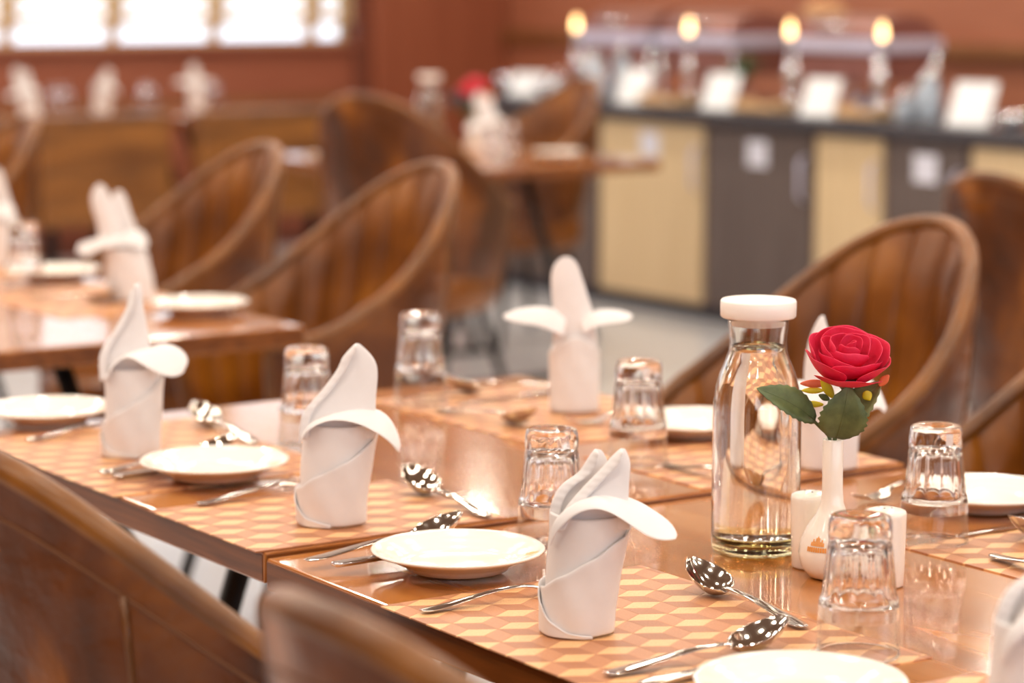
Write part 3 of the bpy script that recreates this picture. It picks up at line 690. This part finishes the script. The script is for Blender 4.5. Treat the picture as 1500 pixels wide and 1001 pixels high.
SPEC_F = dict(px=(203, 440, 755), levels=[(0, 0.0, 0.046, 0.034), (0.05, -0.002, 0.043, 0.034), (0.10, -0.008, 0.038, 0.032), (0.14, -0.010, 0.034, 0.028)], roll=0.11,
    wrap=[(-110, 0.09), (0, 0.105), (110, 0.09)],
    peaks=[dict(l=[(160, 372, -.016), (158, 335, -.012), (150, 308, -.010), (150, 288, -.009), (160, 275, -.008)], r=[(200, 372, -.016), (192, 335, -.012), (182, 308, -.010), (176, 290, -.009), (168, 277, -.008)]),
           dict(l=[(172, 372, .004), (172, 335, .004), (174, 308, .004), (178, 292, .004), (184, 283, .004)], r=[(226, 372, .006), (214, 340, .006), (204, 312, .005), (199, 294, .005), (192, 283, .004)])],
    flaps=[dict(u=[(190, 350, -.016), (168, 350, -.012), (145, 356, -.012), (130, 362, -.018)], d=[(190, 366, -.036), (166, 370, -.038), (146, 380, -.034), (129, 374, -.026)]),
           dict(u=[(186, 352, -.016), (208, 340, -.010), (224, 344, -.012), (232, 358, -.018)], d=[(188, 366, -.036), (206, 366, -.040), (222, 370, -.036), (231, 368, -.028)])])
PA, PB, PC, PD, PE, PF = [Proto(napkin(s)) for s in (SPEC_A, SPEC_B, SPEC_C, SPEC_D, SPEC_E, SPEC_F)]
def nap(P, x, y, z, label, rz=0.0): return P.get((x, y, z), VIEW + rz, label, 'napkin', 'folded white napkins')
nap(PA, 1.392, 1.972, Z2 + MTH, 'sharp white folded napkin in front, with two peaks and a drooping right flap')
nap(PB, 1.430, 2.512, Z1 + MTH, 'white folded napkin with one tall slanted peak, on the middle front placemat')
nap(PC, 1.424, 3.028, Z1 + MTH, 'white folded napkin with a rounded curling flap, beside the leftmost near plate')
nap(PD, 2.098, 2.985, Z1 + MTH, 'white napkin folded with a wing on each side, on the far side of the table')
nap(PE, 2.118, 2.455, Z1 + MTH, 'white folded napkin half hidden behind the rose')
nap(PA, 1.449, 1.432, Z2 + MTH, 'white folded napkin cut by the bottom right corner', 0.05)
nap(PF, 2.120, 4.500, ZL + MTH, 'white folded napkin with stubby twin tips on the middle-distance table')
nap(PF, 2.150, 5.18, ZL + MTH, 'white napkin cut by the left edge on the middle-distance table', -0.4)
nap(PF, 4.90, 7.46, 0.75, 'blurred white napkin on the table before the buffet', 0.1)
nap(PB, 4.955, 10.78, 0.75, 'blurred white napkin at the window table, middle of three')
nap(PD, 5.394, 10.70, 0.75, 'blurred white napkin with side wings at the window table, right of three')
nap(PF, 4.54, 10.62, 0.75, 'blurred white napkin at the window table, left of three')

# ------------------------------------------------------------------ plates
def emblem(root, r, ang, z, sc=1.0, tilt=0.0, facing=None):
    """small orange crest: a bar with three lobes above"""
    bm = bmesh.new()
    def poly(pts): bm.faces.new([bm.verts.new((p[0] * sc, p[1] * sc, 0)) for p in pts])
    poly([(-.0085, -.0030), (.0085, -.0030), (.0085, -.0006), (-.0085, -.0006)])
    for cxx, rr in ((-.005, .0024), (0, .0036), (.005, .0024)):
        poly([(cxx + rr * math.cos(a * PI / 4), .0022 + rr * math.sin(a * PI / 4)) for a in range(8)])
    poly([(-.004, -.0062), (.004, -.0062), (.004, -.0042), (-.004, -.0042)])
    me = bpy.data.meshes.new('emblem'); bm.to_mesh(me); bm.free(); me.materials.append(M['emblem'])
    o = bpy.data.objects.new('emblem', me); link(o, root); return o
def plate():
    R = 0.0925
    prof = [(0, 0.0022), (0.048, 0.0022), (0.050, 0.0), (0.054, 0.0), (0.056, 0.0035), (0.066, 0.0085), (0.080, 0.0150), (R - 0.001, 0.0195), (R, 0.0208), (R - 0.0016, 0.0222),
            (0.0855, 0.0205), (0.0845, 0.0198), (0.0815, 0.0192), (0.0805, 0.0183), (0.0775, 0.0176), (0.0765, 0.0167), (0.070, 0.0142), (0.0635, 0.0098), (0.058, 0.0068), (0.050, 0.0055), (0.02, 0.0050), (0, 0.0050)]
    o = lathe('side_plate', prof, M['porcelain'], None, 72)
    e = emblem(o, 0, 0, 0, 0.95)
    ang = math.radians(-14); rr = 0.0800   # towards the viewer's right on the rim
    e.location = (rr * math.cos(ang), rr * math.sin(ang), 0.0196); e.rotation_euler = (math.radians(8), math.radians(-14), ang * 0.5)
    return o
PP = Proto(plate())
def plt(x, y, z, label): return PP.get((x, y, z), VIEW, label, 'plate', 'white side plates')
plt(1.432, 2.250, Z2 + 0.0065, 'white side plate left of the sharp front napkin')
plt(1.436, 2.818, Z1 + 0.0065, 'white side plate left of the slanted-peak napkin')
plt(1.435, 3.355 - 0.03, Z1 + 0.0020, 'white side plate at the left edge of the near table')
plt(1.402, 1.655, Z2 + 0.0065, 'white side plate cut by the bottom edge')
plt(2.130, 2.745, Z1 + 0.0020, 'white side plate behind the glass and the carafe on the far side')
plt(2.135, 2.190, Z2 + 0.0020, 'white side plate at the right edge behind the upturned glass')
plt(2.150, 4.300 - 0.03, ZL + 0.0020, 'blurred white plate at the corner of the middle-distance table')
plt(2.150, 4.92, ZL + 0.0020, 'blurred white plate left of the stubby napkin')
plt(5.06, 7.30, 0.752, 'blurred white plate at the corner of the table before the buffet')
plt(4.37, 7.62, 0.752, 'blurred white plate between the chairs at left centre')

# ------------------------------------------------------------------ tumblers, upside down
def tumbler():
    n = 144
    prof = [(0.0385, 0.0), (0.0388, 0.0008), (0.0387, 0.0024), (0.0384, 0.015), (0.0376, 0.034), (0.0370, 0.0475), (0.0366, 0.050), (0.0352, 0.0525), (0.0345, 0.056), (0.0330, 0.070), (0.0316, 0.084), (0.0306, 0.094), (0.0299, 0.0985), (0.0292, 0.1005),
            (0.0292, 0.1025), (0.0298, 0.105), (0.0298, 0.112), (0.0292, 0.119), (0.0278, 0.1232), (0.0250, 0.1246), (0.020, 0.1240), (0.010, 0.1218), (0, 0.1210),
            (0, 0.1040), (0.012, 0.1036), (0.0200, 0.1010), (0.0236, 0.0960), (0.0252, 0.088), (0.0274, 0.070), (0.0292, 0.056), (0.0300, 0.051), (0.0330, 0.0475), (0.0346, 0.044), (0.0352, 0.034), (0.0362, 0.015), (0.0367, 0.0024), (0.0368, 0.0010), (0.0374, 0.0), (0.0385, 0.0)]
    prof = [(r_, z_ * 1.06) for r_, z_ in prof]
    def mod(th, i):
        z = prof[i][1] / 1.06; outer = i < 23
        if outer and 0.053 < z < 0.0995: a = 0.06 * min(1, (z - 0.052) / 0.006) * (1 if z < 0.095 else 0.7)
        elif outer and 0.1025 < z < 0.12: a = 0.02
        else: return 1.0
        c = abs(math.cos(6 * th)); return 1 - a * c ** 0.7
    o = lathe('tumbler', prof, M['glass'], None, n, mod)
    bm = bmesh.new(); bm.from_mesh(o.data); bmesh.ops.remove_doubles(bm, verts=bm.verts, dist=1e-6); bmesh.ops.recalc_face_normals(bm, faces=bm.faces); bm.to_mesh(o.data); bm.free()
    o.data.materials.append(M['thin_glass'])
    for p in o.data.polygons:
        zs = [o.data.vertices[i].co.z for i in p.vertices]
        if min(zs) > 0.0022 and max(zs) < 0.0498: p.material_index = 1
    return o
GT = Proto(tumbler())
def tum(x, y, z, label, rz=0.0): return GT.get((x, y, z), rz, label, 'tumbler', 'upturned water tumblers')
tum(1.561, 1.761, Z2 + MTH, 'upturned tumbler in front of the pepper shaker, nearest of all')
tum(1.955, 2.083, Z2 + 0.0005, 'upturned tumbler at the right, beside the right-edge plate', 0.2)
tum(1.590, 2.305, Z2 + 0.0005, 'upturned tumbler behind the sharp front napkin', 0.1)
tum(1.939, 2.616, Z1 + MTH, 'upturned tumbler right of the two-winged napkin', 0.3)
tum(1.650, 2.965, Z1 + 0.0005, 'upturned tumbler behind the slanted-peak napkin', 0.15)
tum(1.957, 3.175, Z1 + MTH, 'upturned tumbler farthest back on the near table', 0.25)
tum(2.030, 4.80, ZL + 0.0005, 'blurred tumbler at the left edge on the middle-distance table', 0.1)
tum(4.76, 7.22, 0.7505, 'blurred tumbler beside the napkin before the buffet')
tum(4.84, 7.28, 0.7505, 'second blurred tumbler beside the napkin before the buffet, nearer its plate')
for i, (x, y, lb) in enumerate(((4.70, 10.72, 'blurred tumbler left of the middle napkin at the window table'), (4.78, 10.80, 'blurred tumbler just beside the middle napkin at the window table'),
                                (5.14, 10.72, 'blurred tumbler between the two right-hand napkins at the window table'), (5.52, 10.78, 'blurred tumbler right of the winged napkin at the window table'),
                                (5.46, 10.86, 'blurred tumbler behind the winged napkin at the window table'), (5.22, 10.84, 'blurred tumbler behind the gap between napkins at the window table'))):
    tum(x, y, 0.7505, lb)

# ------------------------------------------------------------------ cutlery (handle end at the origin, pointing along +X)
def strip(name, st, mat, parent=None, nc=9, thick=0.0016):
    """st: (x, halfwidth, z, dish depth)"""
    rows = []
    for x, hw, z, dp in st:
        rows.append([(x, hw * q, z - dp * (1 - q * q) if dp > 0 else z + 0.0012 * (1 - q * q)) for q in [-1 + 2 * k / (nc - 1) for k in range(nc)]])
    o = grid(name, rows, mat, parent, thick, 2, 0.0)
    return o
def spoon(L=0.205, wd=0.0225, depth=0.018, tilt=18):
    o = empty('dinner_spoon', (0, 0, 0))
    lb = 0.066; s0 = L - lb; tn = math.tan(math.radians(tilt))
    hst = [(0.0, 0.004, 0.0030, 0), (0.004, 0.0065, 0.0030, 0), (0.012, 0.0094, 0.0034, 0), (0.03, 0.0092, 0.0048, 0), (0.06, 0.0070, 0.0085, 0), (0.09, 0.0052, 0.0118, 0), (s0 - 0.02, 0.0034, 0.0132, 0), (s0 - 0.004, 0.0033, 0.0122, 0), (s0 + 0.003, 0.004, 0.0115, 0)]
    strip('handle', hst, M['steel'], o, 5, 0.0022)
    bst = []
    for k in range(13):
        q = k / 12; x = s0 + lb * q
        hw = wd * (math.sin(PI * (0.06 + 0.94 * q) ** 0.86)) ** 0.62 if 0 < q < 1 else (0.0036 if q == 0 else 0.003)
        dp = depth * (math.sin(PI * min(1, max(0.02, q * 0.96 + 0.02))) ** 0.7)
        bst.append((x, max(hw, 0.003), 0.0108 + lb * q * tn, max(dp, 0.0002)))
    strip('bowl', bst, M['steel'], o, 11, 0.0014)
    return o
def fork(L=0.20):
    o = empty('dinner_fork', (0, 0, 0))
    st = [(0.0, 0.004, 0.0028, 0), (0.004, 0.0068, 0.0028, 0), (0.012, 0.0080, 0.0030, 0), (0.03, 0.0074, 0.0042, 0), (0.06, 0.0054, 0.0085, 0), (0.09, 0.0040, 0.0125, 0), (0.12, 0.0034, 0.0128, 0), (0.135, 0.0042, 0.0100, 0),
          (0.145, 0.0092, 0.0066, 0.0008), (0.152, 0.0118, 0.0052, 0.001), (0.160, 0.0122, 0.0048, 0.001)]
    strip('handle', st, M['steel'], o, 7, 0.002)
    for q in (-1, -1 / 3, 1 / 3, 1):
        tube('tine', [(0.158, q * 0.0104, 0.0046), (0.172, q * 0.0104, 0.0044), (0.186, q * 0.0102, 0.0066), (L, q * 0.0100, 0.0120)], 0.0013, M['steel'], o, 6, 3)
    return o
def knife(L=0.215):
    o = empty('dinner_knife', (0, 0, 0))
    strip('handle', [(0.0, 0.004, 0.0035, 0), (0.004, 0.0070, 0.0035, 0), (0.012, 0.0084, 0.0036, 0), (0.04, 0.0078, 0.0040, 0), (0.08, 0.0062, 0.0042, 0), (0.105, 0.0050, 0.0040, 0)], M['steel'], o, 7, 0.005)
    rows = [[(0.100, -0.0045, 0.0038), (0.100, 0.0045, 0.0038)], [(0.115, -0.0075, 0.0034), (0.115, 0.0055, 0.0034)], [(0.15, -0.0098, 0.0028), (0.15, 0.0060, 0.0032)], [(0.19, -0.0105, 0.0024), (0.19, 0.0060, 0.003)], [(0.206, -0.008, 0.0022), (0.206, 0.0060, 0.0028)], [(L, -0.001, 0.0022), (L, 0.0045, 0.0024)]]
    grid('blade', rows, M['steel'], o, 0.0012, 2, 0.0)
    return o
SPN, FRK, KNF = Proto(spoon()), Proto(fork()), Proto(knife())
def sp(x, y, z, d, lb): return SPN.get((x, y, z), math.radians(d), lb, 'spoon', 'steel spoons')
def fk(x, y, z, d, lb): return FRK.get((x, y, z), math.radians(d), lb, 'fork', 'steel forks')
def kf(x, y, z, d, lb): return KNF.get((x, y, z), math.radians(d), lb, 'knife', 'steel knives')
zm1, zm2 = Z1 + MTH, Z2 + MTH
# spoons laid along the far edge of each near placemat
sp(1.577, 1.856, zm2, 85, 'spoon with its bowl towards the carafe, beyond the sharp front napkin')
sp(1.590, 2.432, zm1, 86, 'spoon beyond the slanted-peak napkin, bowl towards the left')
sp(1.590, 3.000, zm1, 86, 'blurred spoon right of the rounded-flap napkin, along the placemat edge')
# spoons lying towards the table middle on the right of each napkin
sp(1.318, 1.826, zm2, -3, 'spoon lying across the placemat just above the bottom-edge plate')
sp(1.303, 2.350, zm1 - 0.0055 + 0.0055, 3, 'spoon whose bowl shows behind the front plate')
sp(1.330, 2.925, zm1, 4, 'spoon whose bowl shows behind the second plate, handle left of it')
# knives and forks
kf(1.322, 1.778, zm2, 2, 'knife handle under the bottom-edge plate')
kf(1.316, 2.314, zm1, 0, 'knife handle lying under the left rim of the front plate')
kf(1.330, 2.885, zm1, 2, 'knife handle lying under the left rim of the second plate')
fk(1.303, 2.116, zm2, -1, 'fork between the front plate and the sharp napkin')
fk(1.343, 2.682, zm1, 4, 'fork between the second plate and the slanted-peak napkin')
fk(1.345, 3.190, zm1, 4, 'fork between the leftmost plate and the rounded-flap napkin')
# far side of the table
sp(1.935, 3.095, zm1, -80, 'blurred spoon in front of the two-winged napkin')
sp(2.215, 3.165, zm1, 165, 'blurred spoon beyond the table middle, left of the two-winged napkin')
kf(2.200, 3.115, zm1, 178, 'blurred knife left of the two-winged napkin')
fk(2.200, 2.285 + 0.16, zm1, 180 + 28, 'dark fork behind the pepper shaker and the right tumbler') if False else fk(2.21, 2.335, Z2 + 0.0005, 196, 'dark fork between the rose vase and the right tumbler')
sp(1.950, 2.575, zm1, -84, 'blurred spoon between tumbler and carafe on the far side')
fk(2.215, 2.875, zm1, 178, 'blurred fork behind the far plate')
sp(2.222, 2.028, zm2, 180, 'spoon with its bowl resting beside the knife at the right edge')
kf(2.205, 2.070, zm2, 177, 'knife lying at the right edge before the plate')
sp(1.948, 1.985, zm2, -100, 'spoon cut by the right edge, handle end showing')
sp(1.97, 4.64, ZL + MTH, -60, 'blurred spoon left of the stubby napkin')

# ------------------------------------------------------------------ carafe, shakers, vase with rose
def carafe(loc, label, water=True):
    t = empty('water_carafe', loc); tag(t, label, 'carafe', 'glass carafes with white lids')
    prof = [(0, 0.0), (0.042, 0.0), (0.0462, 0.0015), (0.0482, 0.006), (0.0485, 0.02), (0.0485, 0.145), (0.0478, 0.165), (0.0455, 0.182), (0.0410, 0.198), (0.0352, 0.212), (0.0318, 0.222), (0.0306, 0.230), (0.0312, 0.240), (0.0330, 0.256), (0.0336, 0.262),
            (0.0322, 0.262), (0.0316, 0.255), (0.0296, 0.240), (0.0290, 0.230), (0.0300, 0.222), (0.0334, 0.211), (0.0392, 0.197), (0.0436, 0.181), (0.0458, 0.165), (0.0465, 0.145), (0.0465, 0.020), (0.0455, 0.013), (0.042, 0.010), (0, 0.0085)]
    gb = lathe('glass_body', prof, M['carafe_glass'], t, 96); gb.data.materials.append(M['base_glass'])
    for p in gb.data.polygons:
        if max(gb.data.vertices[i].co.z for i in p.vertices) < 0.0205: p.material_index = 1
    wprof = [(0, 0.0124), (0.0440, 0.0124), (0.0453, 0.0140), (0.0463, 0.020), (0.0463, 0.145), (0.0456, 0.165), (0.0434, 0.181), (0.0390, 0.197), (0.0332, 0.211), (0.0298, 0.222), (0.0289, 0.228), (0.0287, 0.2265), (0.0, 0.2265)]
    lathe('tinted_floor', [(0, 0.0092), (0.0412, 0.0105), (0.0436, 0.0119), (0, 0.0119)], M['base_glass'], t, 64)
    if water: lathe('water', wprof, M['water'], t, 96)
    lathe('lid', [(0, 0.250), (0.0285, 0.250), (0.0290, 0.2585), (0.0395, 0.2590), (0.0410, 0.2605), (0.0414, 0.2700), (0.0412, 0.2765), (0.0400, 0.2785), (0.030, 0.2790), (0, 0.2790)], M['white_plastic'], t, 64)
    return t
carafe((1.762, 2.160, Z2 + 0.0005), 'clear glass carafe of water with a white lid, beside the rose')
carafe((4.80, 7.72, 0.7505), 'blurred carafe with a white lid behind the dark chair back')

def shaker(x, y, z, label, holes):
    t = empty('shaker', (x, y, z)); tag(t, label, 'shaker', 'white salt and pepper shakers')
    lathe('body', [(0, 0.001), (0.0185, 0.0), (0.0200, 0.002), (0.0206, 0.03), (0.0216, 0.072), (0.0216, 0.076), (0.0205, 0.079), (0.0165, 0.0805), (0.008, 0.0825), (0, 0.083)], M['porcelain'], t, 48)
    for k in range(holes):
        a = 2 * PI * k / holes
        lathe('hole', [(0, 0.0006), (0.0011, 0.0004), (0.0013, 0), (0, 0)], M['plinth'], t, 10, loc=(0.007 * math.cos(a), 0.007 * math.sin(a), 0.0824))
shaker(1.761, 2.066, Z2 + 0.0005, 'white shaker just right of the carafe base', 3)
shaker(1.770, 1.958, Z2 + 0.0005, 'white shaker half hidden behind the nearest tumbler', 5)

VZ = Z2 + 0.0005
v = empty('bud_vase', (1.748, 2.017, VZ)); tag(v, 'white porcelain bud vase with an orange crest, holding the rose', 'vase')
lathe('body', [(0, 0.002), (0.018, 0.0), (0.024, 0.002), (0.0315, 0.012), (0.0345, 0.026), (0.0325, 0.040), (0.0255, 0.055), (0.0165, 0.068), (0.0120, 0.080), (0.0108, 0.095), (0.0108, 0.146), (0.0102, 0.1475), (0.0090, 0.146), (0.0088, 0.10), (0, 0.098)], M['porcelain'], v, 64)
# crest and lettering bar on the bulge, curved with it
VPROF = [(0.0315, 0.012), (0.0345, 0.026), (0.0325, 0.040), (0.0255, 0.055), (0.0165, 0.068)]
def vase_r(z):
    for (r0, z0), (r1, z1) in zip(VPROF, VPROF[1:]):
        if z <= z1: return r0 + (r1 - r0) * (z - z0) / (z1 - z0)
    return VPROF[-1][0]
def vase_print(name, pts):
    return [((vase_r(z) + 0.0007) * math.sin(math.radians(a)), -(vase_r(z) + 0.0007) * math.cos(math.radians(a)), z) for a, z in pts]
bm = bmesh.new()
def vp(pts): bm.faces.new([bm.verts.new(p) for p in vase_print('', pts)])
A0 = -34
for k in range(9): vp([(A0 - 20 + 4.4 * k, 0.0325), (A0 - 16.4 + 4.4 * k, 0.0325), (A0 - 16.4 + 4.4 * k, 0.0375), (A0 - 20 + 4.4 * k, 0.0375)])
for k in range(9):
    h = (0.003, 0.006, 0.004, 0.0075, 0.009, 0.0075, 0.004, 0.006, 0.003)[k]
    for q in range(3): vp([(A0 - 13 + 3.0 * k, 0.0388 + h * q / 3), (A0 - 10.4 + 3.0 * k, 0.0388 + h * q / 3), (A0 - 10.4 + 3.0 * k, 0.0396 + h * (q + 1) / 3), (A0 - 13 + 3.0 * k, 0.0396 + h * (q + 1) / 3)])
me = bpy.data.meshes.new('emblem'); bm.to_mesh(me); bm.free(); me.materials.append(M['emblem'])
eo = bpy.data.objects.new('emblem', me); link(eo, v); eo.rotation_euler = (0, 0, VIEW)

rz_ = empty('artificial_rose', (1.748, 2.017, VZ), VIEW); tag(rz_, 'red artificial rose with serrated green leaves standing in the bud vase', 'flower')
FC = Vector((0.013, 0.0, 0.227))           # flower heart
tiltM = Matrix.Diagonal((1.06, 1.06, 0.90)) @ Matrix.Rotation(math.radians(16), 3, 'X') @ Matrix.Rotation(math.radians(5), 3, 'Y')
def petal(az, spread, rbase, rtop, z0, z1, curl, ruffle, seed, open_=1.0):
    rr = random.Random(seed); ph = rr.uniform(0, 6); rows = []
    for i in range(9):
        q = i / 8; row = []
        r = rbase + (rtop - rbase) * math.sin(q * PI / 2) ** 0.8
        for j in range(11):
            u = -1 + 2 * j / 10; sh = 1 - 0.16 * abs(u) ** 3 * q
            wsp = spread * (0.35 + 0.65 * math.sin(PI * (0.12 + 0.56 * q)))
            a = math.radians(az + u * wsp)
            edge = max(0, q - 0.6) / 0.4
            rad = r + curl * edge ** 2 + ruffle * edge * math.sin(5 * u + ph) * 0.6
            z = z0 + (z1 - z0) * (q * sh) - curl * 0.35 * edge ** 2 + ruffle * 0.5 * edge * math.sin(7 * u + ph * 2)
            p = Vector((rad * math.sin(a), -rad * math.cos(a), z)); row.append(tiltM @ p + FC)
        rows.append(row)
    return grid('petal', rows, M['petal'], rz_, 0.0007, 1, 0.0)
# open outer cup, broad middle petals, a loose folded heart
for k, (az, z1, cu) in enumerate(((-4, -0.001, 0.004), (66, 0.013, 0.003), (128, 0.025, 0.001), (186, 0.030, 0.0), (242, 0.026, 0.001), (296, 0.014, 0.003))): petal(az, 58, 0.008, 0.0395, -0.026, z1, cu, 0.002, 10 + k)
for k, (az, z1) in enumerate(((24, 0.013), (110, 0.026), (190, 0.032), (-52, 0.016), (262, 0.026))): petal(az, 64, 0.007, 0.0330 - 0.001 * k, -0.018, z1, 0.0, 0.0016, 30 + k)
for k, (az, z1) in enumerate(((-10, 0.021), (130, 0.031), (235, 0.030))): petal(az, 78, 0.006, 0.0215, -0.008, z1, -0.002, 0.0014, 50 + k)
for k, (az, z1) in enumerate(((150, 0.032), (330, 0.026))): petal(az, 92, 0.004, 0.0120, -0.004, z1, -0.001, 0.0012, 70 + k)
petal(60, 130, 0.003, 0.0050, -0.002, 0.030, 0.0, 0.0006, 90)
tube('stem', [(0, 0, 0.102), (0.0015, 0, 0.145), (0.006, 0, 0.175), (0.012, 0.001, 0.205)], 0.0022, M['leaf'], rz_, 8, 6)
tube('stem', [(-0.002, 0, 0.12), (-0.004, -0.002, 0.148), (-0.014, -0.004, 0.160), (-0.026, -0.005, 0.172)], 0.0018, M['leaf'], rz_, 8, 6)
def leaf(base, tip, wd, up, mat, arch=0.006, n=18):
    base, tip, up = Vector(base), Vector(tip), Vector(up).normalized(); d = (tip - base); L = d.length; d.normalize(); s = d.cross(up).normalized(); nrm = s.cross(d)
    rows = []
    for i in range(n + 1):
        q = i / n; c = base + d * (L * q) + nrm * (arch * math.sin(PI * q)); ww = wd * math.sin(PI * min(1, 0.04 + 0.96 * q) ** 0.85) ** 0.8 if i < n else 0.0005
        sr = 1.0 + (0.09 if i % 2 else -0.02)
        rows.append([c + s * (ww * t * (sr if abs(t) == 1 else 1)) + nrm * (0.25 * ww * abs(t)) for t in (-1, -0.66, -0.33, 0, 0.33, 0.66, 1)])
    o = grid('leaf', rows, mat, rz_, 0.0006, 0, 0.0)
    tube('midrib', [base + d * (L * q) + nrm * (arch * math.sin(PI * q) + 0.0003) for q in (0, 0.25, 0.5, 0.75, 0.97)], 0.0009, mat, o, 6, 3, radii=[0.0011, 0.0009, 0.0007, 0.0005, 0.0002])
    return o
leaf((-0.020, -0.005, 0.168), (-0.082, -0.014, 0.203), 0.017, (0.25, -0.75, 0.6), M['leaf'])
leaf((0.002, -0.010, 0.150), (0.012, -0.022, 0.207), 0.0245, (0.1, -1, 0.25), M['leaf'])
leaf((0.006, 0.002, 0.152), (0.050, 0.002, 0.208), 0.019, (-0.6, -0.75, 0.3), M['leaf_pale'])
for (b, t_, wd, mk) in (((0.000, 0.004, 0.190), (-0.014, 0.0, 0.212), 0.006, 'sepal_yellow'), ((-0.010, 0.004, 0.198), (-0.034, 0.004, 0.198), 0.004, 'sepal_yellow'), ((-0.010, 0.004, 0.183), (-0.034, 0.004, 0.184), 0.004, 'sepal_yellow'),
                        ((-0.006, 0.004, 0.205), (-0.036, 0.0, 0.206), 0.005, 'sepal_orange'), ((0.046, -0.004, 0.204), (0.056, -0.006, 0.216), 0.005, 'sepal_orange'), ((0.030, -0.012, 0.200), (0.036, -0.012, 0.190), 0.006, 'sepal_yellow'),
                        ((-0.004, 0.003, 0.188), (-0.016, 0.003, 0.194), 0.004, 'leaf')):
    bb, tt = Vector(b), Vector(t_); d = (tt - bb); s = d.cross(Vector((0, 1, 0))).normalized()
    grid('sepal', [[bb + d * q + s * (wd * math.sin(PI * (0.1 + 0.85 * q)) * u) + Vector((0, -0.002 * (1 - u * u), 0)) for u in (-1, 0, 1)] for q in (0, 0.25, 0.5, 0.75, 1)], M[mk], rz_, 0.0006, 1, 0.0)
lathe('calyx', [(0, -0.028), (0.005, -0.028), (0.012, -0.020), (0.012, -0.014), (0, -0.014)], M['leaf'], rz_, 16, loc=tuple(FC))

# posy on the far table
t = empty('flower_posy', (4.98, 7.72, 0.7505)); tag(t, 'blurred red and orange posy in a small vase behind the dark chair back', 'flowers')
lathe('vase', [(0, 0), (0.025, 0), (0.032, 0.02), (0.012, 0.07), (0.012, 0.12), (0.009, 0.12), (0, 0.1)], M['porcelain'], t, 24)
rr = random.Random(5)
for k in range(9):
    a = rr.uniform(0, 6.28); r = rr.uniform(0.0, 0.045)
    if k < 3:
        lathe('bloom', [(0, 0), (0.018, 0.004), (0.034, 0.02), (0.03, 0.036), (0.015, 0.042), (0, 0.04)], M['red_bloom'], t, 16, lambda th, i: 1 + 0.12 * math.sin(5 * th), loc=(r * math.cos(a) - 0.01, r * math.sin(a), 0.20 + 0.012 * k))
    elif k < 5:
        lathe('bloom', [(0, 0), (0.016, 0.004), (0.026, 0.016), (0.02, 0.03), (0, 0.034)], M['orange_bloom'], t, 16, lambda th, i: 1 + 0.12 * math.sin(5 * th), loc=(0.03 + 0.012 * k - 0.03, -0.02, 0.175))
    else:
        d = Vector((math.cos(a), math.sin(a), 0)); s = Vector((-math.sin(a), math.cos(a), 0))
        grid('leaf', [[Vector((0, 0, 0.11)) + d * (0.07 * q) + Vector((0, 0, 0.06 * q)) + s * (0.02 * math.sin(PI * (0.1 + 0.85 * q)) * u) for u in (-1, 0, 1)] for q in (0, 0.25, 0.5, 0.75, 1)], M['green'], t, 0.001)
tube('stem', [(0, 0, 0.02), (0, 0, 0.21)], 0.004, M['green'], t, 6)
